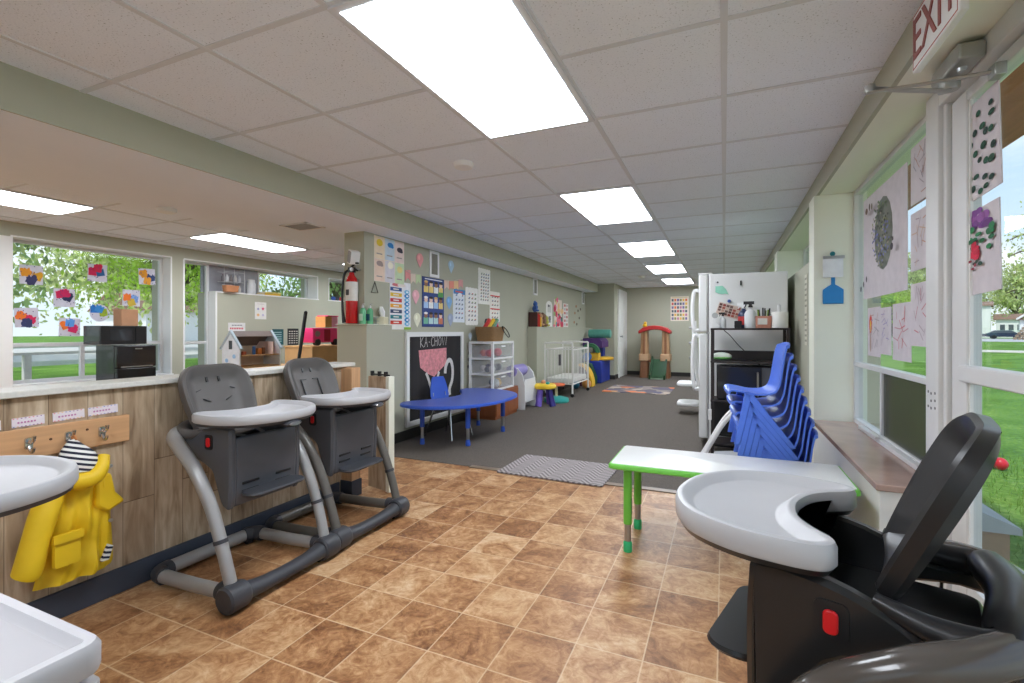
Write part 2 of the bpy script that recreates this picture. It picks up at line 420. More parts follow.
struct(box(0.572, 0.84, 2.42, 4.02, 0.455, 0.482).obj('trim_6', MARBLE, bevel=0.004), 'polished brown stone window sill')
def sash(name, label, X, y0, y1, z0, z1, w, mullions=(), depth=0.05, pane=True):
    """window in a wall of constant X; mullions: ('h', z, ya, yb) or ('v', y, za, zb)"""
    b = box(X, X+depth, y0, y0+w, z0, z1); b.box(X, X+depth, y1-w, y1, z0, z1)
    b.box(X+.001, X+depth-.001, y0+w, y1-w, z0, z0+w); b.box(X+.001, X+depth-.001, y0+w, y1-w, z1-w, z1)
    for mu in mullions:
        if mu[0] == 'h': b.box(X+.002, X+depth-.002, max(mu[2], y0+w), min(mu[3], y1-w), mu[1]-w/2, mu[1]+w/2)
        else: b.box(X+.003, X+depth-.003, mu[1]-w/2, mu[1]+w/2, max(mu[2], z0+w), min(mu[3]-w/2, z1-w))
    o = struct(b.obj(name, FRAMEW, bevel=0.003), label)
    if pane: box(X+depth*0.45, X+depth*0.55, y0+w*0.5, y1-w*0.5, z0+w*0.5, z1-w*0.5).obj('pane', GLASS, o)
    return o
w1 = sash('window_1', 'tall bay window beside the entrance door', 0.82, 2.56, 4.02, 0.482, HZ, 0.03, [('h', 0.885, 2.56, 4.02), ('v', 3.40, 0.482, 0.885)])
b = box(0.835, 0.845, 2.60, 3.40, 0.51, 0.87)
b.obj('insect_screen', SCREEN, w1)
b = box(0.79, 0.82, 2.60, 3.75, 0.482, 0.505); b.box(0.775, 0.80, 3.30, 3.42, 0.505, 0.52)
b.obj('sash_track', FRAMEW, w1, bevel=0.003)
for k, (y0, y1) in enumerate(((4.23, 6.63), (6.95, 9.35), (9.67, 12.1))):
    sash('window_%d' % (2 + k), 'high window above the sage infill wall', 0.86, y0, y1, 1.63, HZ, 0.03)
# entrance door
b = box(0.775, 0.88, 2.43, 2.56, 0, HZ); b.box(0.776, 0.879, 1.38, 2.43, HZ - 0.075, HZ); b.box(0.775, 0.88, 1.28, 1.38, 0, HZ)
b.box(0.79, 0.86, 2.40, 2.43, 0, HZ - 0.075)
fr = struct(b.obj('trim_7', FRAMEW, bevel=0.004), 'white metal entrance door frame')
b = box(0.805, 0.85, 2.27, 2.395, 0.01, 1.985); b.box(0.805, 0.85, 1.39, 1.49, 0.01, 1.985); b.box(0.806, 0.849, 1.49, 2.27, 1.945, 1.985); b.box(0.806, 0.849, 1.49, 2.27, 0.01, 0.2)
d1 = struct(b.obj('door_1', FRAMEW, bevel=0.004), 'glazed white entrance door')
box(0.825, 0.83, 1.48, 2.28, 0.19, 1.95).obj('pane', GLASS, d1)
b = box(0.79, 0.84, 1.45, 2.30, 0.925, 0.985); b.obj('push_bar', FRAMEW, d1, bevel=0.006)
b = box(0.812, 0.822, 2.262, 2.275, 0.2, 1.945); b.box(0.812, 0.822, 2.25, 2.30, 1.94, 1.95); b.obj('glazing_bead', WHITEP, d1)
for z in (0.98, 1.0, 1.02):
    pass
b = B()
for y, z in ((2.46, 0.86), (2.46, 0.83), (2.46, 0.80), (2.50, 0.855), (2.50, 0.825), (2.50, 0.795), (2.53, 0.86), (2.53, 0.80)):
    b.cyl((0.774, y, z), (0.778, y, z), 0.006, n=8)
b.obj('strike_hole', BLACK, fr)
# right wall behind the viewpoint: unseen window added to let in daylight
b = box(0.60, 0.9, -2.9, 1.18, 0, 0.48); b.box(0.60, 0.9, 1.18, 1.28, 0, HZ); b.box(0.60, 0.9, -3.2, -2.9, 0, HZ)
struct(b.obj('wall_right_front', CREAM), 'cream wall under the front windows')
sash('window_5', 'large unseen front window added behind the viewpoint for daylight', 0.83, -2.9, 1.18, 0.48, HZ, 0.04, [('v', -0.9, 0.48, HZ)])
struct(box(-6.9, -2.68, -3.35, -3.2, 0, CZ).obj('wall_front_left', SAGE), 'sage wall at the front of the room')
b = box(-2.68, 0.98, -3.35, -3.2, 0, 0.5); b.box(-2.68, -2.2, -3.35, -3.2, 0.5, CZ); b.box(0.3, 0.98, -3.35, -3.2, 0.5, CZ); b.box(-2.2, 0.3, -3.35, -3.2, HZ, CZ)
struct(b.obj('wall_front', SAGE), 'sage wall at the front of the room')
o = sash('window_6', 'unseen front window added behind the viewpoint for daylight', 0, 0, 2.5, 0.5, HZ, 0.04, [('v', 1.25, 0.5, HZ)])  # unseen opening put into the front wall as a daylight source
o.rotation_euler = (0, 0, PI/2); o.location = (0.3, -3.3, 0)

# left window wall (inner face X = -6.5, glass at X = -6.73)
LX = -6.5
b = box(-6.9, LX, -3.2, 9.0, 2.06, CZ); b.box(-6.9, LX, -3.2, 2.42, 0, 2.06); b.box(-6.9, LX, 3.95, 4.11, 0, 2.06)
b.box(-6.9, LX, 2.42, 3.95, 0, 0.55); b.box(-6.9, LX, 4.11, 4.56, 0, 0.48); b.box(-6.9, LX, 4.56, 9.0, 0, 1.655)
b.box(-6.9, LX, 6.40, 6.66, 1.655, 2.06); b.box(-6.9, LX, 7.45, 9.0, 1.655, 2.06)
struct(b.obj('wall_left', SAGE), 'sage green window wall of the far room')
struct(box(-6.9, -3.2, 9.0, 9.15, 0, CZ).obj('wall_left_back', SAGE), 'sage green wall')
b = B()
b.box(-6.66, LX + 0.004, 3.942, 3.96, 0.56, 2.05); b.box(-6.66, LX + 0.012, 2.20, 2.435, 0.3, 2.05); b.box(-6.66, LX + 0.02, 2.435, 3.97, 0.53, 0.565)
b.box(-6.66, LX + 0.004, 4.10, 4.122, 0.48, 2.05); b.box(-6.66, LX + 0.004, 4.54, 4.565, 0.48, 1.65); b.box(-6.72, LX + 0.008, 4.54, 6.42, 1.65, 1.668)
b.box(-6.72, LX + 0.008, 6.64, 7.46, 1.65, 1.668); b.box(-6.72, LX + 0.004, 6.385, 6.41, 1.66, 2.06); b.box(-6.72, LX + 0.004, 6.65, 6.67, 1.66, 2.06)
for y0, y1 in ((2.42, 3.96), (4.11, 6.4), (6.66, 7.45)): b.box(-6.72, LX + 0.004, y0, y1, 2.05, 2.066)
struct(b.obj('trim_8', WHITEP), 'white window reveals')
sash('window_7', 'wide picture window with a slider at the bottom', -6.71, 2.43, 3.95, 0.56, 2.06, 0.04, [('h', 0.965, 2.43, 3.95), ('v', 3.09, 0.56, 0.965)])
sash('window_8', 'narrow tall window beside the infill wall', -6.71, 4.11, 4.56, 0.48, 2.06, 0.035, [('h', 0.95, 4.11, 4.56)])
b = box(-6.76, -6.74, 4.5, 5.40, 1.66, 2.06)
struct(b.obj('trim_9', mat('grey_panel', (160, 160, 166), rough=0.6)), 'grey blanked-off window panel')
sash('window_9', 'high window over the infill wall', -6.78, 5.40, 6.40, 1.66, 2.06, 0.03)
sash('window_10', 'small high window past the wall post', -6.78, 6.66, 7.45, 1.66, 2.06, 0.03)

# half wall with plank cladding
struct(box(-2.50, -2.36, -1.6, 2.62, 0.0, 0.865).obj('wall_half', PLANK), 'plank-clad half wall')
struct(box(-2.525, -2.335, -1.6, 2.64, 0.868, 0.893).obj('trim_10', SPECKLE, bevel=0.004), 'pale counter cap on the half wall')
struct(box(-2.36, -2.342, -1.6, 2.50, 0, 0.105).obj('baseboard_half', BLUEBASE, bevel=0.004), 'slate blue baseboard')
b = box(-2.37, -2.27, 2.53, 2.615, 0.0, 0.863)
o = struct(b.obj('trim_11', PINEV, bevel=0.003), 'pine end post of the half wall')
box(-2.374, -2.262, 2.522, 2.62, 0.0, 0.11).obj('post_base', BLUEBASE, o, bevel=0.003)
# unseen roof slab added to keep the sun out, then the visible eave
struct(box(-7.3, 1.0, -3.8, 13.0, 2.27, 2.42).obj('ceiling_roof', mat('sun_block_roof', (90, 85, 80))), 'unseen roof slab added to block the sun')
EAVE = mat('brown_eave_boards', (178, 108, 80), rough=0.7, var=0.15, scale=6, stretch=(6, 0.4, 1))
struct(box(0.985, 1.36, -3.8, 13.0, 2.08, 2.26).obj('trim_12', EAVE), 'red-brown boarded eave outside')
# ---------------------------------------------------------------- outside
def grass_mat():
    m, N, L, p = new_nodes('lawn')
    tc = N.new('ShaderNodeTexCoord')
    n1 = N.new('ShaderNodeTexNoise'); n1.inputs['Scale'].default_value = 0.7; n1.inputs['Detail'].default_value = 5
    n2 = N.new('ShaderNodeTexNoise'); n2.inputs['Scale'].default_value = 22; n2.inputs['Detail'].default_value = 6
    for n in (n1, n2): L.new(tc.outputs['Object'], n.inputs['Vector'])
    v = math_node(N, L, 'ADD', math_node(N, L, 'MULTIPLY', n1.outputs['Fac'], 0.5), math_node(N, L, 'MULTIPLY', n2.outputs['Fac'], 0.5))
    r = ramp(N, [(0.32, (62, 92, 34)), (0.5, (96, 134, 54)), (0.66, (134, 164, 82))])
    L.new(v, r.inputs['Fac']); L.new(r.outputs['Color'], p.inputs['Base Color']); p.inputs['Roughness'].default_value = 0.9; p.inputs['Specular IOR Level'].default_value = 0.1
    b = N.new('ShaderNodeBump'); b.inputs['Strength'].default_value = 0.7; b.inputs['Distance'].default_value = 0.03
    L.new(n2.outputs['Fac'], b.inputs['Height']); L.new(b.outputs['Normal'], p.inputs['Normal'])
    return m
LAWN = grass_mat()
GZ = -0.22
struct(box(-160, 180, -120, 260, GZ - 0.3, GZ).obj('ground_lawn', LAWN), 'green lawn around the building')
ASPH = mat('pale_road', (176, 176, 178), rough=0.9, var=0.08, scale=1)
CONC = mat('pale_concrete', (196, 190, 180), rough=0.9, var=0.1, scale=3)
# road across the front: runs square to the view through the door
def dirpt(d, u): # a point on the ground, d metres out along the door view, u metres across
    X, Y = 0.516*d, 1.317*d
    n = math.hypot(0.516, 1.317)
    return (X + u*1.317/n, Y - u*0.516/n)
def strip(name, m, label, d0, d1, u0, u1, z):
    b = B(); p = [dirpt(d0, u0), dirpt(d0, u1), dirpt(d1, u1), dirpt(d1, u0)]
    b.loft([[(x, y, z) for x, y in p], [(x, y, z + 0.03) for x, y in p]])
    return struct(b.obj(name, m), label)
strip('ground_road', ASPH, 'pale road across the lawn', 60, 84, -90, 60, GZ)
strip('ground_path', CONC, 'pale walk across the lawn', 30, 33, -1, 14, GZ)
strip3 = box(1.0, 16, -16, 1.1, GZ, GZ + 0.04); strip3.box(-16, 1.0, -16, -3.5, GZ, GZ + 0.04); strip3.box(-16, -7.3, -3.5, 0.3, GZ, GZ + 0.04)
struct(strip3.obj('ground_bounce_apron', mat('bounce_concrete', (214, 212, 206), rough=0.9, var=0.05, scale=2)), 'unseen pale concrete apron added to bounce sunlight indoors')  # unseen pale ground, added to bounce sunlight through the windows onto the ceiling
# grass blades close to the door: nobody could count them
rnd = random.Random(5); b = B()
for i in range(9000):
    x = 1.05 + rnd.random()**1.5*4.5; y = 1.3 + rnd.random()*5.5
    a = rnd.random()*PI; hgt = 0.03 + 0.05*rnd.random(); dx, dy = 0.004*math.cos(a), 0.004*math.sin(a)
    t = (rnd.random()-.5)*0.05; t2 = (rnd.random()-.5)*0.05
    b.face(b.vs([(x-dx, y-dy, GZ), (x+dx, y+dy, GZ), (x+t, y+t2, GZ+hgt)]))
tag(b.obj('grass_blades', mat('grass_blade', (112, 148, 60), rough=0.7, var=0.3, scale=3)), 'short green grass growing outside the entrance door', 'grass', kind='stuff')

BARK = mat('tree_bark', (104, 92, 78), rough=0.9, var=0.3, scale=8, bump=0.5)
def leaf_mat(name, c):
    m, N, L, p = new_nodes(name)
    tc = N.new('ShaderNodeTexCoord'); nz = N.new('ShaderNodeTexNoise'); nz.inputs['Scale'].default_value = 0.9; nz.inputs['Detail'].default_value = 6
    L.new(tc.outputs['Object'], nz.inputs['Vector'])
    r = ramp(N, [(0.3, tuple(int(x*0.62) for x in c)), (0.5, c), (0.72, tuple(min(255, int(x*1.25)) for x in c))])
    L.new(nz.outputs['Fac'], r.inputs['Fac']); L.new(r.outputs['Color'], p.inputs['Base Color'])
    p.inputs['Roughness'].default_value = 0.6; p.inputs['Transmission Weight'].default_value = 0.0
    p.inputs['Subsurface Weight'].default_value = 0.0
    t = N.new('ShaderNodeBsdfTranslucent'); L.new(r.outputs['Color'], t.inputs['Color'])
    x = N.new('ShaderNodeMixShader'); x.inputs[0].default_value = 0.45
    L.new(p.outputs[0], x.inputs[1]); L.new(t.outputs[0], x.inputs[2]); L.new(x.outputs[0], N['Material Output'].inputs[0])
    return m
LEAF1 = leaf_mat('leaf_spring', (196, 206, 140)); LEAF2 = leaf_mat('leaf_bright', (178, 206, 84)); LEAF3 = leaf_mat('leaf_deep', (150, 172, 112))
def tree(label, loc, h, spread, leaf, n, size, seed, trunk_h=0.35, low=0.25, group=None, name='shade_tree'):
    rd = random.Random(seed)
    t = thing(name, label, 'tree', loc, 0, group)
    b = B(); tips = []
    b.tube([(0, 0, -0.05), (0.1*spread*0.1, 0, h*trunk_h), (0, 0.03*spread, h*0.75)], [h*0.035, h*0.026, h*0.008], 9, k=4)
    for i in range(13):
        a = i*2.4 + rd.random(); z0 = h*(trunk_h*0.75 + 0.4*rd.random()); L_ = spread*(0.55+0.45*rd.random())
        p1 = V((math.cos(a)*L_*0.5, math.sin(a)*L_*0.5, z0 + h*0.14)); p2 = V((math.cos(a)*L_, math.sin(a)*L_, z0 + h*(0.1+0.16*rd.random())))
        b.tube([(0, 0, z0), p1, p2], [h*0.013, h*0.008, h*0.003], 6, k=4)
        tips += [p1, p2, (p1+p2)/2]
    b.obj('trunk', BARK, t)
    b = B(); clumps = []
    for i in range(70):
        a = rd.random()*2*PI; zz = low + (1-low)*rd.random(); rr = spread*math.sqrt(rd.random())*(1.05-0.75*max(0, (zz-0.45)/0.55)**1.5)
        clumps.append((V((math.cos(a)*rr, math.sin(a)*rr, zz*h)), spread*(0.14+0.2*rd.random())))
    clumps += [(p, spread*0.2) for p in tips]
    for i in range(n):
        c, r = clumps[rd.randrange(len(clumps))]
        d = V((rd.gauss(0, 1), rd.gauss(0, 1), rd.gauss(0, 0.8))) * r * 0.55
        p = c + d; s_ = size*(0.6+0.8*rd.random())
        e = Euler((rd.random()*6, rd.random()*6, rd.random()*6)).to_matrix()
        u, w = e @ V((s_, 0, 0)), e @ V((0, s_*0.55, 0))
        b.face(b.vs([p-u, p+w, p+u, p-w]))
    b.obj('crown', leaf, t)
    return t
# trees seen through the left windows
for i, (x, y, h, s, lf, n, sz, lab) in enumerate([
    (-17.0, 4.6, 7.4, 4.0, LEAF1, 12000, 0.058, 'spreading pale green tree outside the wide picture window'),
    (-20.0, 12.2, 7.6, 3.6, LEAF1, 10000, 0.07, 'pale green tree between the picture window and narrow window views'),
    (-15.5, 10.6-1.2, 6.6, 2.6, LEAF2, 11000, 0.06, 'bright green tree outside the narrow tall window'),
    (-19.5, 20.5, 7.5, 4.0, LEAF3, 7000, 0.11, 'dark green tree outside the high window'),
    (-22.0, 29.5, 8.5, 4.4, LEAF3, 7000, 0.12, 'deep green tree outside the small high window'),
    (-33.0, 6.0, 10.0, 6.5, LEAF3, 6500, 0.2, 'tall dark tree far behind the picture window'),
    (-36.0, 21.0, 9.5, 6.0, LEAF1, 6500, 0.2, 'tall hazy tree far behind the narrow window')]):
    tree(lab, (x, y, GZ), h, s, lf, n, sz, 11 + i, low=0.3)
# trees beyond the road, seen through the door and bay window
for i, (d, u, h, s, lf, lab) in enumerate([
    (150, 4, 21, 9, LEAF1, 'hazy spring tree behind the white house'),
    (150, -22, 26, 15, LEAF1, 'tall hazy tree just behind the bay window papers'),
    (165, 15, 20, 11, LEAF3, 'rounded dark green tree behind the garage'),
    (110, -19, 12, 7, LEAF2, 'bright green tree low in the bay window'),
    (40, 2.6, 11.5, 3.2, LEAF1, 'sparse branchy tree at the edge of the door view')]):
    x, y = dirpt(d, u); tree(lab, (x, y, GZ), h, s, lf, 5200 if i < 4 else 900, s*0.045, 41 + i, low=0.2)
# white house, garage, cars
HW = mat('white_siding', (232, 232, 230), rough=0.8, var=0.03); HR = mat('brown_roof', (134, 106, 88), rough=0.9); HWIN = mat('dark_window', (84, 92, 100), rough=0.2)
def house(name, label, d, u, w, dep, h, roof_h, wins, gable=False, doors=()):
    x, y = dirpt(d, u); ang = math.atan2(-0.516, 1.317)
    t = thing(name, label, 'house', (x, y, GZ), ang)
    box(-w/2, w/2, 0, dep, 0, h).obj('wall', HW, t)
    b = B()
    if gable: b.prism([(-w/2-.4, h), (w/2+.4, h), (0, h+roof_h)], 'y', -0.4, dep+.4)
    else: b.prism([(-0.4, h), (dep+.4, h), (dep/2, h+roof_h)], 'x', -w/2-.4, w/2+.4)
    b.obj('roof', HR, t)
    if gable:
        b = B(); b.prism([(-w/2-.4, h-.05), (-w/2-.4, h+.3), (0, h+roof_h+.3), (w/2+.4, h+.3), (w/2+.4, h-.05), (0, h+roof_h-.1)], 'y', -0.62, -0.42); b.obj('roof_trim', HW, t)
    for (wx, wz, ww, wh) in wins:
        o = box(wx-ww/2-.12, wx+ww/2+.12, -0.08, 0.02, wz-.12, wz+wh+.12).obj('window', HW, t)
        box(wx-ww/2, wx+ww/2, -0.12, -0.07, wz, wz+wh).obj('pane', HWIN, o)
    return t
house('white_house', 'white two-storey house across the road', 96, -3.1, 4.4, 8, 6.4, 1.0, [(-0.9, 0.9, 1.0, 1.9), (-0.8, 4.4, 0.8, 1.3)])
house('white_house_wing', 'white single-storey wing beside the white house', 97, 2.35, 5.0, 7, 3.6, 1.2, [(-1.6, 1.5, 0.7, 1.1), (-0.4, 1.5, 0.7, 1.1), (0.8, 1.5, 0.7, 1.1)])
house('garage', 'white gabled garage with open carport front', 84, 5.2, 5.0, 6, 3.2, 2.2, [], gable=True)
def car(label, d, u, col, L_=4.5):
    x, y = dirpt(d, u); t = thing('parked_car', label, 'car', (x, y, GZ + 0.03), math.atan2(-0.516, 1.317) + 0.12)
    b = B(); b.prism([(-L_/2, .35), (L_/2, .35), (L_/2, .8), (L_*.3, .95), (L_*.14, 1.4), (-L_*.28, 1.42), (-L_*.44, .98), (-L_/2, .9)], 'y', -.9, .9)
    b.obj('body', mat('car_paint_%d' % col[2], col, rough=0.25, coat=0.5), t, bevel=0.08)
    b = B(); b.prism([(L_*.26, .98), (L_*.13, 1.34), (-L_*.27, 1.36), (-L_*.38, 1.0)], 'y', -.93, .93); b.obj('side_window', HWIN, t)
    for sx in (-.3, .3):
        for sy in (-.85, .85):
            B().lathe([(0.32, -.1), (0.34, 0), (0.32, .1), (0.15, .1), (0.0, .1)], (L_*sx, sy, .34), 14, axis='y').obj('wheel', BLACK, t)
car('dark blue car parked beside the garage', 80, 0.9, (44, 52, 74)); car('grey car parked in front of the white house', 82, -3.6, (112, 116, 124), 4.2)
b = B(); rd = random.Random(3); x, y = dirpt(74, 3.4)
for i in range(7):
    for j in range(10 - i):
        b.cyl((x + 0.42*j + 0.21*i - 1.6, y - 0.2*j - 0.1*i, GZ + 0.22 + 0.38*i), (x + 0.42*j + 0.21*i - 1.2, y - 0.2*j - 0.1*i + 1.2, GZ + 0.22 + 0.38*i), 0.2, n=8)
tag(b.obj('log_pile', mat('cut_logs', (150, 128, 108), var=0.3, scale=2)), 'pile of cut logs stacked beside the dark car', 'log pile', kind='stuff')
# siding return outside the bay window, planter wall by the door
SIDING = mat('tan_siding', (196, 188, 166), rough=0.8, var=0.05); PLANTER = mat('brown_block', (150, 126, 104), rough=0.9, var=0.15, scale=6, bump=0.3)
b = B()
for k in range(16): b.prism([(4.20, 0.02 + 0.13*k), (4.225, 0.02 + 0.13*k), (4.225, 0.15 + 0.13*k), (4.212, 0.15 + 0.13*k)], 'x', 0.90, 1.02)
b.box(0.90, 1.02, 4.22, 4.3, GZ, 2.07)
struct(b.obj('wall_outside_siding', SIDING), 'tan lap siding outside the bay window')
b = box(0.90, 1.05, 2.58, 4.2, GZ, 0.30)
struct(b.obj('wall_outside_base', PLANTER), 'brown block wall under the bay window outside')
b = B(); b.prism([(0.90, 0.30), (1.08, 0.30), (1.08, 0.325), (0.90, 0.40)], 'y', 2.56, 4.2)
struct(b.obj('trim_13', mat('grey_coping', (160, 166, 170), rough=0.7)), 'grey sloped coping outside')
# deck and fence outside the left windows
DECK = mat('weathered_deck', (150, 142, 134), rough=0.85, var=0.2, scale=6, stretch=(0.3, 4, 1))
b = B()
for k in range(15): b.box(-9.4 + 0.14*k, -9.27 + 0.14*k, 0.5, 4.9, 0.30, 0.33)
b.box(-9.4, -7.4, 0.5, 4.9, GZ, 0.27)
tag(b.obj('wooden_deck', DECK), 'weathered grey plank deck outside the picture window', 'deck')
t = thing('deck_railing', 'pale wooden railing along the deck outside the picture window', 'railing', (-9.2, 0, 0.33))
RAILW = mat('pale_rail', (206, 204, 196), rough=0.8)
box(-.03, .03, 0.6, 4.9, 0.43, 0.47).obj('top_rail', RAILW, t)
for y in (0.6, 1.7, 2.8, 3.6, 4.85): box(-.04, .04, y-.04, y+.04, 0, 0.43).obj('post', RAILW, t)
strip2 = struct(box(-70, -27, -20, 60, GZ, GZ + 0.03).obj('ground_lot', mat('pale_gravel', (190, 186, 180), var=0.1)), 'pale gravel lot beyond the trees')
b = B(); b.box(-12.6, -7.0, 6.0, 12.0, GZ, GZ + 0.03)
struct(b.obj('ground_gravel', mat('grey_gravel', (150, 148, 144), var=0.3, scale=40)), 'grey gravel outside the narrow window')
t = thing('rail_fence', 'low white rail fence outside the narrow window', 'fence', (-14.0, 0, GZ))
for z in (0.55, 0.95): box(-.03, .03, 5.0, 16.0, z, z+.1).obj('rail', RAILW, t)
for k in range(7): box(-.06, .06, 5.0+1.8*k, 5.12+1.8*k, 0, 1.15).obj('post', RAILW, t)
x = thing('farmhouse', 'low white house across the lot outside the left windows', 'house', (-48, 36, GZ), PI/2)
box(-9, 9, 0, 8, 0, 3.2).obj('wall', HW, x)
B().prism([(-.5, 3.2), (8.5, 3.2), (4, 5.6)], 'x', -9.5, 9.5).obj('roof', HR, x)
for k in (-6, -2, 3, 6):
    box(k-.4, k+.4, -.06, .02, 1.1, 2.1).obj('window', mat('pale_window', (160, 168, 172)), x)

# ---------------------------------------------------------------- sky and sun
wd = bpy.data.worlds.new('World'); scene.world = wd; wd.use_nodes = True
N = wd.node_tree.nodes; L = wd.node_tree.links; N.clear()
out = N.new('ShaderNodeOutputWorld'); bg = N.new('ShaderNodeBackground'); L.new(bg.outputs[0], out.inputs[0])
tc = N.new('ShaderNodeTexCoord'); sp = N.new('ShaderNodeSeparateXYZ'); L.new(tc.outputs['Generated'], sp.inputs[0])
gr = ramp(N, [(0.0, (214, 224, 232)), (0.1, (206, 224, 242)), (0.35, (166, 200, 238)), (1.0, (124, 172, 228))]); L.new(sp.outputs[2], gr.inputs['Fac'])
mp = N.new('ShaderNodeMapping'); mp.inputs['Scale'].default_value = (1, 1, 2.6); L.new(tc.outputs['Generated'], mp.inputs['Vector'])
nz = N.new('ShaderNodeTexNoise'); nz.inputs['Scale'].default_value = 3.0; nz.inputs['Detail'].default_value = 8; nz.inputs['Roughness'].default_value = 0.55; L.new(mp.outputs[0], nz.inputs['Vector'])
cr = ramp(N, [(0.46, (0, 0, 0)), (0.62, (1, 1, 1))]); L.new(nz.outputs['Fac'], cr.inputs['Fac'])
L.new(mixc(N, L, math_node(N, L, 'MULTIPLY', cr.outputs['Color'], 0.85), gr.outputs['Color'], rgb((250, 250, 250))), bg.inputs['Color'])
bg.inputs['Strength'].default_value = 1.35
sun = bpy.data.lights.new('sun', 'SUN'); sun.energy = 3.2; sun.angle = 0.05; sun.color = (1.0, 0.96, 0.9)
so = bpy.data.objects.new('sun', sun); COL.objects.link(so); so.rotation_euler = (math.radians(28), math.radians(-12), 0)
# ---------------------------------------------------------------- camera
cam = bpy.data.cameras.new('camera'); co = bpy.data.objects.new('camera', cam); COL.objects.link(co)
cam.sensor_width = 36.0; cam.lens = 485.0 / 1024 * 36.0; cam.clip_start = 0.02; cam.clip_end = 600
cam.shift_y = -(341.5 - 331.0) / 1024
co.location = (0, 0, 1.11); co.rotation_euler = (PI/2, 0, math.radians(23.611))
scene.camera = co
vs = scene.view_settings; vs.view_transform = 'Standard'; vs.look = 'None'; vs.gamma = 1.0; vs.use_curve_mapping = False; vs.exposure = 0.12
scene.cycles.use_denoising = True
scene.cycles.max_bounces = 10; scene.cycles.diffuse_bounces = 6; scene.cycles.transparent_max_bounces = 16
# ---------------------------------------------------------------- ceiling fixtures
LENS = mat('light_lens', (248, 247, 242), rough=0.5, emit=((239, 246, 255), 16.0))
def ceiling_light(label, x, y, group):
    t = thing('ceiling_light', label, 'ceiling light', (x, y, CZ), 0, group)
    b = box(-.275, .275, -.607, -.575, -.012, -.002); b.box(-.275, .275, .575, .607, -.012, -.002); b.box(-.305, -.275, -.607, .607, -.012, -.002); b.box(.275, .305, -.607, .607, -.012, -.002)
    b.obj('frame', GRID, t)
    box(-.276, .276, -.577, .577, -.014, -.004).obj('diffuser', LENS, t)
g = 'ceiling light panels'
for i, (y, lab) in enumerate([(1.85, 'largest lit ceiling panel, above the tile floor'), (4.27, 'second lit ceiling panel, above the edge of the carpet'),
        (6.62, 'third lit ceiling panel in the row over the carpet'), (8.87, 'fourth lit ceiling panel in the row over the carpet'), (11.12, 'last lit ceiling panel in the row, by the back wall'), (-0.6, 'lit ceiling panel behind the viewpoint')]):
    ceiling_light(lab, -0.915, y, g)
for x, y, lab in [(-5.36, 1.85, 'lit ceiling panel near the picture window beyond the half wall'), (-5.36, 4.22, 'lit ceiling panel over the dollhouse beyond the half wall'), (-5.36, 6.65, 'lit ceiling panel glimpsed behind the fire extinguisher'), (-5.36, -0.55, 'lit ceiling panel in the far room behind the viewpoint')]:
    ceiling_light(lab, x, y, g)
def smoke(label, x, y, z):
    o = B().lathe([(0.0, 0), (0.065, 0), (0.065, -.012), (0.058, -.03), (0.03, -.036), (0.0, -.036)], (0, 0, 0), 22).obj('smoke_detector', WHITEPL, loc=(x, y, z))
    tag(o, label, 'smoke detector', 'smoke detectors')
smoke('round white smoke detector on the ceiling near the soffit', -1.55, 2.76, CZ)
smoke('small round smoke detector on the ceiling by the last light panels', -1.5, 9.85, CZ)
smoke('round white detector under the white soffit', -3.75, 2.25, SZ)
def vent(label, x, y, z, w, l):
    t = thing('ceiling_vent', label, 'air vent', (x, y, z), 0, 'ceiling vents')
    b = box(-w, w, -l, -l+.02, -.008, 0); b.box(-w, w, l-.02, l, -.008, 0); b.box(-w, -w+.02, -l, l, -.008, 0); b.box(w-.02, w, -l, l, -.008, 0); b.obj('frame', WHITEPL, t)
    b = B()
    for k in range(7):
        yy = -l + .025 + (2*l-.05)*k/6; b.box(-w+.02, w-.02, yy-.006, yy+.006, -.008, -.002)
    b.obj('louvre', mat('vent_slats', (176, 176, 178)), t)
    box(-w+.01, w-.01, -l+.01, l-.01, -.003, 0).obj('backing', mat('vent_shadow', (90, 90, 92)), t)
vent('square slatted vent in the white soffit', -3.31, 3.09, SZ, .15, .11)
vent('grey slatted vent at the edge of the far tile ceiling', -3.97, 2.55, CZ, .07, .12)
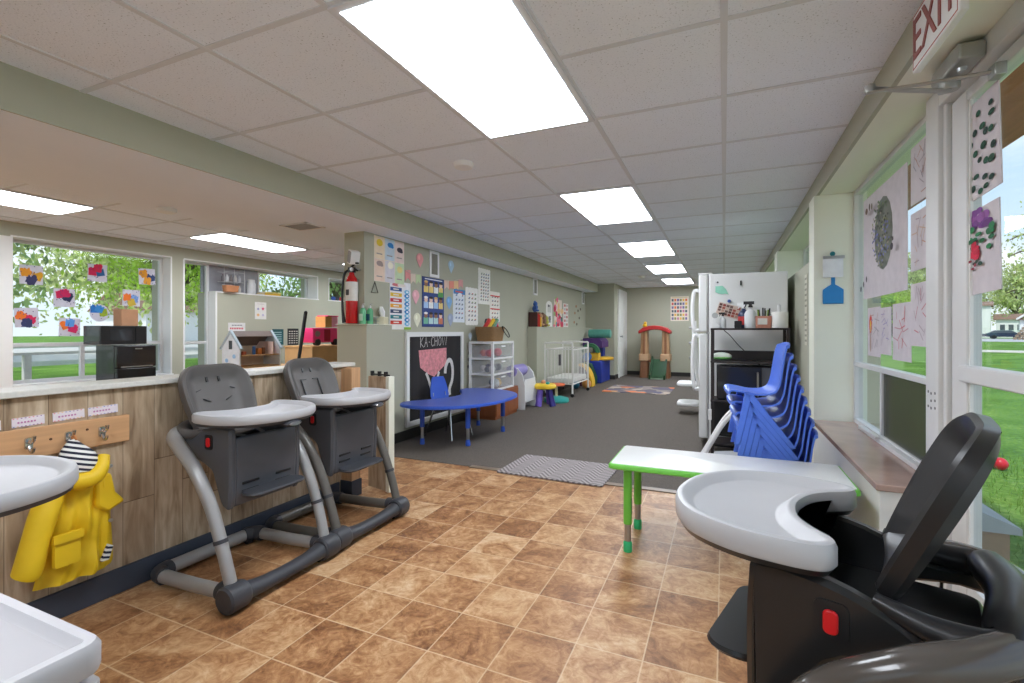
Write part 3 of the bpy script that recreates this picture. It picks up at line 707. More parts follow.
# ---------------------------------------------------------------- high chairs
def tray_outline():
    half = [(.375, 0), (.36, .10), (.30, .195), (.20, .242), (.10, .246), (.04, .232), (.018, .20), (.028, .168), (.066, .13), (.098, .08), (.112, 0)]
    pts = half + [(x, -y) for x, y in reversed(half[1:-1])]
    return [(p.x, p.y) for p in catmull([(x, y, 0) for x, y in pts], 5, True)]
def ring3(poly, z): return [(x, y, z) for x, y in poly]
def back_outline(w, h):
    pts = [(0, h), (w*.30, h*.985), (w*.46, h*.86), (w*.5, h*.62), (w*.47, h*.32), (w*.40, h*.06), (w*.30, 0)]
    pts = pts + [(-x, y) for x, y in reversed(pts[1:])]
    return [(p.x, p.y) for p in catmull([(x, y, 0) for x, y in pts], 5, True)]
def high_chair(name, label, loc, rz, C, back_x=-.045, lean=22, footrest=.42, front_drop=.33, slots=2, panel_lines=0, tray_dx=0, tray_s=1.0, loop=1.0, button_x=.09, back_h=.375, strap=True, shin=.11, belly=0.0, loop_dz=0.0, loop_r=1.0, tray_t=.0, tray_dz=0.0, back_z=.605, HB=.245, FX=-.05, thin=False, group='moulded plastic high chairs'):
    t = thing(name, label, 'high chair', loc, rz, group)
    SH, TUBE, DK, PAD = C
    # tray
    o = tray_outline(); b = B()
    o = [(.19 + (x-.19)*tray_s + tray_dx, y*tray_s) for x, y in o]
    b.loft([ring3(inset(o, .03), .716-tray_t), ring3(inset(o, .006), .720-tray_t), ring3(o, .728-tray_t), ring3(o, .750), ring3(inset(o, .004), .759), ring3(inset(o, .012), .761), ring3(inset(o, .020), .759), ring3(inset(o, .034), .744), ring3(inset(o, .040), .742)])
    tr = b.xf(Matrix.Translation((0, 0, tray_dz))).obj('tray', TRAYW, t)
    b = B(); b.loft([ring3(inset(o, .05), .704-tray_t), ring3(inset(o, .012), .710-tray_t), ring3(inset(o, .004), .722-tray_t)]); b.xf(Matrix.Translation((0, 0, tray_dz))).obj('tray_base', DK, tr)
    b = B(); b.lathe([(0, -.02), (.034, -.02), (.034, .012), (.026, .02), (0, .02)], (0, 0, 0), 20, axis='x')
    b.xf(Matrix.Translation((.19+.17*tray_s + tray_dx, 0, .704)) @ Matrix.Diagonal((1, 1.25, .42, 1)))
    b.obj('release_latch', DK, tr)
    b = B(); b.lathe([(0, 0), (.026, 0), (.022, .004), (0, .004)], (0, 0, 0), 18, axis='x'); b.xf(Matrix.Translation((.19+.189*tray_s + tray_dx, 0, .704)) @ Matrix.Diagonal((1, 1.2, .36, 1)))
    b.obj('badge', STEEL, tr)
    # side panels
    side = [(.215, .700), (.06, .695), (-.02, .668), (-.07, .640), (-.12, .640), (-.17, .640), (-.185, .60), (-.12, .565), (-.02, .545), (.06, .51), (shin+.025, .46), (shin+.055, front_drop+.03), (shin+.08, front_drop), (.225, front_drop+.01), (.235, .50), (.232, .66)]
    side = [(x + (FX if x > .1 else 0), z + (belly if (z < .57 and x < shin) else 0)) for x, z in side]
    side = [(p.x, p.y) for p in catmull([(x, z, 0) for x, z in side], 3, True)]
    for sg in (1, -1):
        b = B(); y0 = .168*sg
        b.loft([[(x, y0 - .014*sg, z) for x, z in inset(side, .006)], [(x, y0 - .008*sg, z) for x, z in side], [(x, y0 + .008*sg, z) for x, z in side], [(x, y0 + .016*sg, z) for x, z in inset(side, .010)]])
        sp = b.obj('side_panel', SH, t)
        b = B(); b.prism(rrect(button_x-.025, button_x+.025, .60, .665, .012), 'y', y0 + .014*sg, y0 + .0185*sg); b.obj('button_surround', BLACK, sp)
        b = B(); b.prism(rrect(button_x-.011, button_x+.011, .612, .652, .009), 'y', y0 + .017*sg, y0 + .025*sg); b.obj('release_button', mat('red_button', (214, 30, 36), rough=0.3), sp, bevel=.003)
    # front panel and footrest
    b = B(); zz = front_drop
    prof = [(.205, .655), (.228, .655), (.236, .60), (.234, .50), (.226, zz+.03), (.218, zz), (.198, zz), (.192, zz+.05), (.196, .55)]
    prof = [(x + FX, z) for x, z in prof]; b.prism(prof, 'y', -.158, .158)
    fp = b.obj('front_panel', SH, t, bevel=.008)
    for k in range(slots):
        for yy in (-.085, .085):
            z = zz + .055 + .035*k
            box(.2255+.003*k+FX, .2305+.003*k+FX, yy-.042, yy+.042, z, z+.012).obj('vent_slot', BLACK, fp, bevel=.002)
    if footrest:
      b = B(); b.loft([ring3(rrect(.222+FX, .320+FX, -.14, .14, .04), footrest-.012), ring3(rrect(.222+FX, .328+FX, -.146, .146, .044), footrest-.004), ring3(rrect(.222+FX, .324+FX, -.143, .143, .042), footrest+.004)])
      b.obj('footrest', DK, t)
    b = B(); b.loft([ring3(rrect(-.15, .215+FX, -.156, .156, .03), .575), ring3(rrect(-.15, .215+FX, -.156, .156, .03), .60)])
    b.obj('seat', SH, t, bevel=.006)
    # rim behind the seat
    pts = [(.0, .165, .672), (-.08, .172, .652), (-.15, .165, .652), (-.205*loop, .115, .664), (-.222*loop, 0, .668), (-.205*loop, -.115, .664), (-.15, -.165, .652), (-.08, -.172, .652), (.0, -.165, .672)]
    pts = [(x, y, z + loop_dz*.6) for x, y, z in pts]
    B().tube(pts, [r*loop_r for r in [.012, .022, .028, .032, .033, .032, .028, .022, .012]], 12, k=5).obj('back_rim', PAD, t)
    # backrest
    bo = back_outline(.352, back_h); b = B()
    def P(poly, d, bow=0): return [V((d + bow*(abs(y)/.17)**2, y, z)) for y, z in poly]
    b.loft([P(inset(bo, .05), -.026 if not thin else -.010), P(inset(bo, .012), -.022 if not thin else -.008), P(bo, -.006, .012), P(inset(bo, .004), .012, .016), P(inset(bo, .014), .018, .018), P(inset(bo, .028), .014, .018), P(inset(bo, .050), -.008, .012), P(inset(bo, .085), -.014, .004)])
    M = Matrix.Translation((back_x, 0, back_z)) @ Matrix.Rotation(-math.radians(lean), 4, 'Y')
    b.xf(M); bk = b.obj('backrest', PAD, t)
    def slot(*a, Mx=None):
        b = B().box(*a, M=Mx); b.xf(M); b.obj('harness_slot', BLACK, bk)
    for yy in (-.03, .03): slot(-.0125, -.0065, yy-.005, yy+.005, .29, .315)
    if panel_lines:
        for yy in (-.062, .062): slot(-.012, -.005, yy-.0025, yy+.0025, .10, .243)
        for yy in (-.045, .045): slot(-.012, -.005, yy-.02, yy+.02, .2435, .248)
    else:
        for sg in (-1, 1):
            slot(-.002, .0025, -.018, .018, -.0016, .0016, Mx=Matrix.Translation((-.009, .055*sg, .20)) @ Matrix.Rotation(sg*.45, 4, 'X'))
            slot(-.002, .002, -.012, .012, -.0016, .0016, Mx=Matrix.Translation((-.006, .085*sg, .25)) @ Matrix.Rotation(-sg*.35, 4, 'X'))
    # harness strap on the seat
    STRAP = mat('grey_webbing', (150, 150, 152), rough=0.8)
    b = B()
    if strap: b.tube([(-.02, -.05, .66), (.05, -.06, .645), (.13, -.03, .635), (.17, 0, .645), (.13, .03, .635), (.05, .06, .645), (-.02, .05, .66)], .011, 6, k=4, flat=(.3, 1))
    if strap: b.obj('harness_strap', STRAP, t)
    # frame
    path = [(.285, .262, .06), (.235, .268, .22), (.165, .270, .39), (.07, .266, .535), (-.05, .250, .612), (-.16, .205, .640), (-.235, .115, .648), (-.258, 0, .650)]
    path = [(x if x > 0 else x*loop, y, z + (loop_dz if z > .5 else 0)) for x, y, z in path]
    path = [(x, y*(HB/.262) if z < .5 else y*(.5+.5*HB/.262), z) for x, y, z in path]
    rad = [r*(loop_r if i > 2 else 1) for i, r in enumerate([.024, .024, .025, .027, .029, .030, .031, .031])]
    full = path + [(x, -y, z) for x, y, z in reversed(path[:-1])]
    B().tube(full, rad + list(reversed(rad[:-1])), 14, k=6).obj('leg_frame', TUBE, t)
    for sg in (1, -1):
        b = B(); b.cyl((.222, (HB+.006)*sg, .255), (.217, (HB+.006)*sg, .27), .0275, n=16); b.obj('leg_collar', DK, t)
        b = B(); b.tube([(.28, HB*sg, .062), (.05, HB*sg, .05), (-.16, HB*sg, .045)], [.028, .028, .028], 12)
        b.obj('side_rail', TUBE, t)
        b = B(); b.cyl((.30, HB*sg, .07), (.215, HB*sg, .062), .036, n=16); b.obj('rail_socket', DK, t)
        B().lathe([(0, -.05), (.046, -.05), (.054, -.042), (.055, .03), (.048, .042), (0, .042)], (.295, HB*sg, .056), 22, axis='y').obj('hub', DK, t)
        b = B(); b.tube([(-.15, HB*sg, .045), (-.20, (HB-.012)*sg, .045), (-.215, (HB-.06)*sg, .045)], .036, 12, k=4); b.obj('rear_corner', DK, t)
        for xx, yy in ((-.2, .20*sg), (.29, .20*sg)): B().lathe([(0, -.012), (.022, -.012), (.022, .012), (0, .012)], (xx, yy, .0225), 14, axis='y').obj('caster', BLACK, t)
    b = B(); b.tube([(.295, -.21, .056), (.297, -.12, .048), (.298, 0, .046), (.297, .12, .048), (.295, .21, .056)], [.042, .035, .033, .035, .042], 14, k=4, flat=(.9, 1.1)); b.obj('front_bar', DK, t)
    b = B(); b.tube([(-.215, -.19, .045), (-.215, .19, .045)], .03, 12); b.obj('rear_bar', TUBE, t)
    return t
SH1 = mat('charcoal_plastic', (84, 86, 92), rough=0.42, var=0.05); DK1 = mat('graphite_plastic', (62, 63, 68), rough=0.45, var=0.06)
TB1 = mat('silver_grey_tube', (164, 163, 162), rough=0.35, metal=0.25, var=0.03); PAD1 = mat('warm_charcoal_shell', (92, 88, 86), rough=0.45, var=0.05)
TB2 = mat('taupe_tube', (104, 100, 94), rough=0.35, metal=0.2, var=0.03)
SH3 = mat('black_gloss_plastic', (36, 36, 37), rough=0.3, var=0.06, coat=0.2); TB3 = mat('umber_gloss_tube', (84, 78, 73), rough=0.2, coat=0.4, var=0.04); PAD3 = mat('black_shell', (40, 39, 40), rough=0.3, var=0.06)
high_chair('high_chair', 'charcoal high chair with silver legs standing against the plank wall, nearer the yellow raincoat', (-2.075, 1.57, 0), 0, (SH1, TB1, DK1, PAD1), back_x=-.06, lean=24, tray_dx=-.03, button_x=.05, front_drop=.36)
high_chair('high_chair', 'charcoal high chair with taupe legs at the post end of the plank wall', (-2.085, 2.155, 0), 0, (SH1, TB2, DK1, PAD1), back_x=-.06, lean=24, footrest=.365, front_drop=.34, slots=2, panel_lines=1, tray_dx=-.03, button_x=.05)
high_chair('high_chair', 'large black high chair with a red side button in front of the entrance door', (.265, 1.105, 0), math.radians(164), (SH3, TB3, SH3, PAD3), back_x=-.020, lean=24, thin=True, front_drop=.2, tray_dx=.01, tray_s=.89, loop=.78, button_x=.055, back_h=.322, strap=False, shin=.125, footrest=.49, belly=.045, loop_dz=.012, loop_r=.98, back_z=.665, tray_t=.006)
high_chair('high_chair', 'high chair showing only its pale grey tray in front of the yellow raincoat', (-1.585, .21, 0), PI/2, (SH1, TB1, DK1, PAD1), footrest=None, front_drop=.5, tray_dx=.11, tray_dz=.02)
# pale plastic cart with a rimmed top
CART = mat('light_grey_cart_plastic', (192, 190, 193), rough=0.4, var=0.03)
t = thing('utility_cart', 'light grey plastic cart with a rimmed top in the bottom corner', 'cart', (-.958, .135, 0))
oo = rrect(-.203, .203, -.245, .245, .025, 4)
for nm, z in (('top_tray', .70), ('lower_tray', .25)):
    b = B(); b.loft([ring3(inset(oo, .02), z-.046), ring3(inset(oo, .002), z-.040), ring3(oo, z-.034), ring3(oo, z-.008), ring3(inset(oo, .005), z), ring3(inset(oo, .018), z), ring3(inset(oo, .024), z-.011), ring3(inset(oo, .028), z-.013)])
    b.obj(nm, CART, t)
for sx in (-1, 1):
    for sy in (-1, 1):
        b = B(); b.loft([ring3([(x+sx*.168, y+sy*.21) for x, y in rrect(-.03, .03, -.03, .03, .01, 3)], .06), ring3([(x+sx*.168, y+sy*.21) for x, y in rrect(-.03, .03, -.03, .03, .01, 3)], .645)])
        lg = b.obj('leg', CART, t)
        B().lathe([(0, -.015), (.03, -.015), (.03, .015), (0, .015)], (sx*.168, sy*.21, .03), 16, axis='y').obj('caster', BLACK, lg)
# ---------------------------------------------------------------- green table and stacked chairs
GREEN = mat('apple_green_plastic', (112, 196, 72), rough=0.4, var=0.04); TEALCAP = mat('teal_green_cap', (54, 186, 120), rough=0.4)
t = thing('activity_table', 'low white-topped toddler table with green rim and adjustable green legs', 'table', (-.005, 2.63, 0))
o = rrect(-.53, .53, -.215, .215, .03, 4); b = B(); b.loft([ring3(inset(o, .012), .418), ring3(o, .424), ring3(o, .438), ring3(inset(o, .006), .446), ring3(inset(o, .02), .447)])
b.obj('rim', GREEN, t)
b = B(); b.loft([ring3(inset(o, .014), .440), ring3(inset(o, .014), .449), ring3(inset(o, .018), .4505)]); b.obj('table_top', mat('white_table_laminate', (226, 226, 224), rough=0.3, var=0.02), t)
for sx in (-1, 1):
    for sy in (-1, 1):
        x, y = sx*.44, sy*.155
        b = B(); b.cyl((x, y, .42), (x, y, .14), .021, n=16); l = b.obj('leg', GREEN, t)
        b = B(); b.cyl((x, y, .15), (x, y, .055), .017, n=14); b.obj('leg_extension', STEEL, l)
        B().lathe([(0, 0), (.021, 0), (.022, .006), (.022, .045), (.018, .052), (0, .052)], (x, y, 0), 16).obj('foot_cap', TEALCAP, l)
        box(x+.018*-sx-.003, x+.018*-sx+.003, y-.006, y+.006, .19, .27).obj('height_slot', BLACK, l)
BLUE = mat('blue_plastic', (84, 122, 224), rough=0.38, var=0.05)
def stack_chair(label, loc, rz, group):
    """small one-piece plastic chair; faces local +x"""
    t = thing('stacking_chair', label, 'chair', loc, rz, group)
    # seat shell: profile in x-z swept across y, dished and narrowing up the back
    prof = [(.175, .275), (.165, .290), (.10, .285), (.02, .272), (-.06, .276), (-.105, .298), (-.128, .345), (-.142, .42), (-.156, .50), (-.172, .545)]
    prof = [(p.x*.84, p.z) for p in catmull([(x, 0, z) for x, z in prof], 3)]
    n = len(prof); W = 9; th = .009
    top = []; bot = []
    for i, (x, z) in enumerate(prof):
        f = i/(n-1); hw = .155 if f < .45 else .155 - .022*((f-.45)/.55)
        a = prof[max(i-1, 0)]; c = prof[min(i+1, n-1)]; tx, tz = V((c[0]-a[0], c[1]-a[1])).normalized(); nx, nz = tz, -tx
        rt = []; rb = []
        for j in range(W):
            q = -1 + 2*j/(W-1); cr = .018*(1-q*q)
            cx = x + nx*-1*0 ; 
            px, pz = x - nx*-cr*0 - (0 if f < .5 else cr*.9), z - (cr*.6 if f < .5 else 0)
            rt.append(V((px, q*hw, pz))); rb.append(V((px + nx*th, q*hw, pz + nz*th)))
        top.append(rt); bot.append(rb)
    b = B(); Tv = [b.vs(r) for r in top]; Bv = [b.vs(r) for r in bot]
    for i in range(n-1):
        for j in range(W-1):
            b.face([Tv[i][j], Tv[i][j+1], Tv[i+1][j+1], Tv[i+1][j]]); b.face([Bv[i][j], Bv[i+1][j], Bv[i+1][j+1], Bv[i][j+1]])
    for i in range(n-1):
        b.face([Tv[i][0], Tv[i+1][0], Bv[i+1][0], Bv[i][0]]); b.face([Tv[i][-1], Bv[i][-1], Bv[i+1][-1], Tv[i+1][-1]])
    for R in ((Tv[0], Bv[0]), (Tv[-1], Bv[-1])):
        for j in range(W-1): b.face([R[0][j], R[0][j+1], R[1][j+1], R[1][j]])
    b.obj('seat_shell', BLUE, t)
    b = B(); b.tube([(-.142, -.132, .54), (-.158, -.06, .552), (-.162, 0, .553), (-.158, .06, .552), (-.142, .132, .54)], .010, 8, k=3); b.obj('back_lip', BLUE, t)
    for sg in (1, -1):
        y = .158*sg
        for nm, poly in ((n_, [(x*.88, z) for x, z in p_]) for n_, p_ in (('front_leg', [(.045, .282), (.085, .282), (.148, .0), (.114, .0), (.062, .20)]), ('rear_leg', [(.085, .282), (.04, .282), (-.195, .0), (-.160, .0), (.052, .236)]))):
            b = B(); k = .010
            b.loft([[(x, y + (.0 + .06*(.28-z))*sg - k*sg, z) for x, z in poly], [(x, y + (.0 + .06*(.28-z))*sg + k*sg, z) for x, z in poly]])
            b.obj(nm, BLUE, t, bevel=.004)
    return t
SX, SY = .165, 3.13; rz = math.radians(180 + 5)
labs = ['topmost blue plastic chair of the tall stack beside the window sill'] + ['%s blue plastic chair from the top of the stack beside the window sill' % w for w in ('second', 'third', 'fourth', 'fifth', 'sixth', 'seventh', 'eighth')] + ['bottom blue plastic chair of the stack, standing on the carpet']
c0 = stack_chair(labs[0], (SX, SY, .004 + .060*8), rz, 'stacked blue chairs')
for k in range(1, 9): dup(c0, (SX + .0165*k, SY + .001*k, .004 + .060*(8-k)), rz, labs[k])

# ---------------------------------------------------------------- refrigerator
FR = mat('fridge_white', (226, 227, 226), rough=0.35, var=0.015, scale=2)
t = thing('refrigerator', 'white top-freezer refrigerator with papers on its side', 'refrigerator', (.20, 5.40, 0))
box(-.33, .33, -.37, .37, .02, 1.655).obj('body', FR, t, bevel=.008)
box(-.325, .325, -.36, .36, 0, .03).obj('base_grille', BLACK, t)
for nm, z0, z1, hz in (('refrigerator_door', .075, 1.085, (.55, 1.06)), ('freezer_door', 1.10, 1.655, (1.12, 1.50))):
    d = box(-.425, -.342, -.37, .37, z0, z1).obj(nm, FR, t, bevel=.014)
    b = B(); a, c = hz
    b.tube([(-.425, -.31, a), (-.47, -.315, a + (.01 if nm[0] == 'r' else .01)), (-.485, -.315, (a+c)/2), (-.47, -.315, c - .01), (-.425, -.31, c)], .014, 10, k=5, flat=(1.3, 1)); b.obj('handle', WHITEPL, d)
box(-.345, -.329, -.36, .36, .06, 1.65).obj('door_gasket', mat('grey_gasket', (150, 150, 150)), t)
b = box(-.43, -.30, -.36, -.28, 1.655, 1.67); b.obj('hinge_cap', FR, t, bevel=.004)
box(-.36, -.325, -.3705, -.33, 1.083, 1.102).obj('centre_hinge', STEEL, t)
FY = 5.0278
sheet('paper_mask', 'green paper mask cut-out taped high on the refrigerator side', 'paper craft', None, '-y', (-.075, FY, 1.455), .115, .085, (150, 214, 190), [], outline=[(0, .3), (0, .95), (.55, 1), (.8, .6), (1, 0), (.75, .1), (.5, .05), (.2, .15)])
cols = [(150, 70, 62), (188, 150, 132), (96, 60, 56), (206, 186, 170), (122, 96, 90), (170, 92, 80)]
rd = random.Random(9)
sheet('photo_card', 'tilted photo collage card held on the refrigerator by a blue magnet', 'card', None, '-y', (-.075, FY, 1.275), .20, .12, (214, 196, 184), [('r', .04+.16*i, .08+.22*j, .17+.16*i, .26+.22*j, cols[rd.randrange(6)]) for i in range(6) for j in range(4)], tilt=-.30)
m_ = B().lathe([(0, 0), (.016, 0), (.014, .01), (0, .012)], (0, 0, 0), 16, axis='y'); m_.xf(Matrix.Rotation(PI, 4, 'Z'))
tag(m_.obj('magnet', mat('blue_magnet', (44, 74, 150), rough=.3), loc=(.045, FY - .005, 1.392)), 'round blue magnet on the refrigerator side', 'magnet')
tag(box(-.007, .007, -.014, 0, -.022, .022).obj('magnet_clip', BLACK, loc=(.145, FY - .001, 1.56), bevel=.002), 'small dark clip magnet near the refrigerator top edge', 'magnet')
tag(B().lathe([(0, 0), (.008, 0), (.007, -.008), (0, -.01)], (0, 0, 0), 12, axis='y').obj('magnet', BLACK, loc=(-.055, FY-.001, 1.575)), 'tiny black dot magnet above the green paper mask', 'magnet')

# ---------------------------------------------------------------- black shelf unit in front of the refrigerator
DKW = mat('espresso_shelf', (46, 40, 40), rough=0.5, var=0.1)
t = thing('shelf_unit', 'dark espresso shelf unit standing against the refrigerator side', 'shelf', (.20, 4.80, 0))
for sx in (-1, 1):
    for sy in (-1, 1): box(sx*.295-.012, sx*.295+.012, sy*.14-.012, sy*.14+.012, 0, 1.122).obj('post', DKW, t)
for nm, z in (('top_shelf', 1.135), ('middle_shelf', .845), ('lower_shelf', .50), ('bottom_shelf', .12)): box(-.31, .31, -.155, .155, z-.016, z).obj(nm, DKW, t, bevel=.002)
box(-.283, .283, .128, .138, .845, .93).obj('back_rail', DKW, t); box(-.283, .283, .128, .138, .13, .48).obj('back_panel', BLACK, t)
t = thing('microwave_oven', 'black microwave oven on the espresso shelf unit', 'microwave', (.19, 4.80, .501))
box(-.25, .25, -.13, .12, .006, .30).obj('body', BLACK, t, bevel=.006)
d = box(-.245, .10, -.142, -.131, .012, .294).obj('door', mat('dark_glass', (40, 42, 46), rough=.12, coat=.5), t, bevel=.003)
B().tube([(.075, -.143, .05), (.075, -.165, .06), (.075, -.165, .24), (.075, -.143, .25)], .008, 8).obj('handle', STEEL, d)
b = box(.11, .245, -.138, -.131, .012, .294); cp = b.obj('control_panel', mat('grey_panel_dark', (84, 86, 92), rough=.3), t)
B().lathe([(0, 0), (.035, 0), (.03, -.02), (0, -.022)], (.178, -.138, .12), 18, axis='y').obj('knob', STEEL, cp)
t = thing('wipes_pack', 'white and green packet of wipes on the middle shelf', 'packet', (-.02, 4.72, .846))
B().ball((0, 0, .038), (.085, .045, .036), 16, 0, 10).obj('pouch', mat('wipes_pouch', (226, 236, 222), rough=.4, var=.04), t)
B().ball((0, -.004, .026), (.082, .043, .02), 16, 0, 8).obj('green_band', mat('wipes_green', (112, 182, 92), rough=.4), t)
ZT = 1.136
def bottle_spray(name, label, x, y, z, h, body, head, group=None, label_col=None):
    t = thing(name, label, 'spray bottle', (x, y, z), -.2, group)
    B().lathe([(0, 0), (h*.19, 0), (h*.2, .006), (h*.2, h*.5), (h*.15, h*.6), (h*.06, h*.68), (h*.06, h*.74), (0, h*.74)], (0, 0, 0), 18).obj('bottle', body, t)
    b = B(); b.cyl((0, 0, h*.73), (0, 0, h*.79), h*.075, n=12); b.box(-h*.22, h*.12, -h*.04, h*.04, h*.84, h*.95); b.box(-h*.05, h*.05, -h*.035, h*.035, h*.78, h*.85)
    b.tube([(-h*.14, 0, h*.85), (-h*.17, 0, h*.77), (-h*.2, 0, h*.72)], h*.02, 6); b.obj('trigger_head', head, t)
    if label_col:
        b = B(); b.lathe([(h*.203, h*.12), (h*.204, h*.13), (h*.204, h*.42), (h*.203, h*.43)], (0, 0, 0), 18); b.obj('wrap_label', label_col, t)
CLEAR = mat('cloudy_plastic', (218, 220, 222), rough=.3)
bottle_spray('spray_bottle', 'large cloudy spray bottle with a black trigger on the dark shelf', .215, 4.79, ZT, .25, CLEAR, BLACK)
bottle_spray('spray_bottle', 'red and blue labelled spray bottle behind the cloudy one', .165, 4.88, ZT, .245, mat('navy_bottle', (58, 66, 96), rough=.3), WHITEPL, None, mat('red_wrap', (196, 62, 60), rough=.4))
bottle_spray('spray_bottle', 'small clear spray bottle beside the white dispenser on the shelf', -.01, 4.82, ZT, .15, CLEAR, BLACK)
t = thing('tape_dispenser', 'white tabletop dispenser at the end of the dark shelf', 'dispenser', (-.075, 4.80, ZT))
b = B(); b.prism([(-.035, 0), (.04, 0), (.04, .03), (.015, .045), (.015, .14), (-.02, .14), (-.03, .05)], 'y', -.03, .03); b.obj('body', WHITEPL, t, bevel=.004)
B().lathe([(.012, -.02), (.026, -.02), (.026, .02), (.012, .02)], (0, -.012, .115), 16, axis='y').obj('roll', STEEL, t)
tag(B().prism(rrect(-.03, .03, 0, .065, .006, 3), 'y', -.03, .03).obj('black_cup', BLACK, loc=(.115, 4.78, ZT)), 'small square black cup on the dark shelf', 'cup')
t = thing('pencil_caddy', 'pink and white craft caddy full of pens on the dark shelf', 'caddy', (.315, 4.80, ZT))
b = B(); b.loft([ring3(rrect(-.06, .06, -.045, .045, .008, 3), 0), ring3(rrect(-.065, .065, -.05, .05, .008, 3), .105), ring3(rrect(-.058, .058, -.043, .043, .008, 3), .105), ring3(rrect(-.055, .055, -.04, .04, .008, 3), .01)]); b.obj('box', mat('coral_box', (206, 142, 122), rough=.6, var=.1, scale=30), t)
box(-.045, .03, -.0525, -.0485, .03, .085).obj('paper_label', cm((226, 222, 216)), t)
rd = random.Random(4)
for k in range(11):
    x, y = rd.uniform(-.045, .045), rd.uniform(-.03, .03); c = [(40, 40, 42), (120, 150, 40), (60, 60, 64), (30, 30, 34), (86, 90, 60)][k % 5]
    B().tube([(x, y, .015), (x*1.4, y*1.3, .15 + .03*rd.random())], .006, 7).obj('pen', cm(c), t)
t = thing('paper_roll', 'white paper towel roll standing upright at the end of the dark shelf', 'paper roll', (.44, 4.80, ZT))
B().lathe([(.02, .002), (.068, .002), (.07, .008), (.07, .135), (.067, .14), (.02, .14)], (0, 0, 0), 26).obj('roll', mat('paper_white', (236, 236, 232), rough=.85, var=.02), t)
B().lathe([(0, 0), (.045, 0), (.045, .002), (.012, .004), (.012, .2), (0, .205)], (0, 0, 0), 14).obj('holder', CLEAR, t)
b = B(); b.tube([(.0, 4.93, ZT-.02), (.05, 4.965, 1.07), (.13, 4.975, .97), (.24, 4.98, .86), (.30, 4.98, .80)], .004, 6, k=5); tag(b.obj('power_cord', BLACK), 'thin black power cord hanging behind the shelf unit', 'cord')
b = B(); b.tube([(-.115, 4.63, .515), (-.117, 4.615, .46), (-.115, 4.62, .42)], .004, 6, k=4); b.box(-.13, -.10, 4.60, 4.63, .33, .42)
tag(b.obj('plug_adapter', WHITEPL), 'white plug hanging on a cord in front of the shelf unit', 'plug')
# white tube baby bouncer
t = thing('baby_bouncer', 'folded white tube baby bouncer between the shelf unit and blue chairs', 'baby bouncer', (.02, 4.42, 0))
for dy in (-.10, .10):
    B().tube([(-.20, dy, .03), (-.13, dy, .16), (-.02, dy, .36), (.08, dy, .47), (.15, dy*.9, .50)], .017, 10, k=5).obj('side_tube', WHITEPL, t)
    B().tube([(-.25, dy, .02), (-.12, dy*1.2, .028), (.15, dy*1.2, .028), (.26, dy, .025)], .02, 10, k=4).obj('floor_tube', WHITEPL, t)
b = B(); b.tube([(-.24, -.12, .03), (-.26, 0, .03), (-.24, .12, .03)], .02, 10, k=4); b.obj('front_tube', WHITEPL, t)
b = B(); b.prism([(-.1, .05), (.28, .10), (.28, .13), (-.1, .08)], 'y', -.09, .09); b.obj('base_panel', mat('pale_grey_plastic', (196, 198, 202), rough=.4), t, bevel=.012)
for x in (.10, .16): B().ball((x, -.1, .49), (.035, .03, .03), 12).obj('joint', WHITEPL, t)
# white feet of the swing glimpsed beyond the refrigerator
t = thing('baby_swing', 'white baby swing frame partly hidden behind the refrigerator doors', 'baby swing', (-.42, 6.95, 0))
for dx, z in ((0, .38), (.02, .12)):
    b = B(); b.loft([ring3(rrect(-.16, .12, -.2, .2, .09, 5), z), ring3(rrect(-.16, .12, -.2, .2, .09, 5), z+.045)]); b.obj('tray', WHITEPL, t, bevel=.012)
for y in (-.24, .24):
    b = B(); b.tube([(.25, y, .02), (.1, y, .5), (.05, y, 1.25)], .02, 8, k=4); b.obj('leg', WHITEPL, t)
for z in (.75, .95, 1.15): 
    b = B(); b.tube([(.05, -.24, z), (.0, 0, z), (.05, .24, z)], .016, 8, k=3); b.obj('rung', STEEL, t)
# clipboard on the pillar, papers on the infill wall
t = thing('clipboard', 'blue paddle-shaped clipboard with white paper hanging on the cream pillar', 'clipboard', (.70, 4.02, 1.30))
b = B(); b.prism([(-.062, 0), (.062, 0), (.062, .10), (.03, .125), (.012, .135), (.012, .34), (-.012, .34), (-.012, .135), (-.03, .125), (-.062, .10)], 'y', -.012, -.002); b.obj('board', mat('bright_blue_board', (44, 134, 204), rough=.4), t, bevel=.006)
box(-.062, .058, -.019, -.0125, .185, .325).obj('paper', cm((232, 234, 240)), t)
b = box(-.062, .065, -.026, -.012, .315, .335); b.obj('clip', STEEL, t); B().lathe([(.008, -.004), (.016, -.004), (.016, .004), (.008, .004)], (-.005, -.016, .35), 14, axis='y').obj('clip_ring', mat('teal_metal', (60, 140, 150), metal=.5, rough=.3), t)
for k, (z, h, lab) in enumerate(((1.27, .28, 'long white notice high on the sage wall behind the pillar'), (1.00, .27, 'long white notice low on the sage wall behind the pillar'))):
    sheet('notice_paper', lab, 'notice', 'notices behind the pillar', '-x', (.588, 4.44, z), .12, h, (206, 204, 188), [('r', .1, .1+.15*i, .9, .16+.15*i, (150, 150, 136)) for i in range(6)])
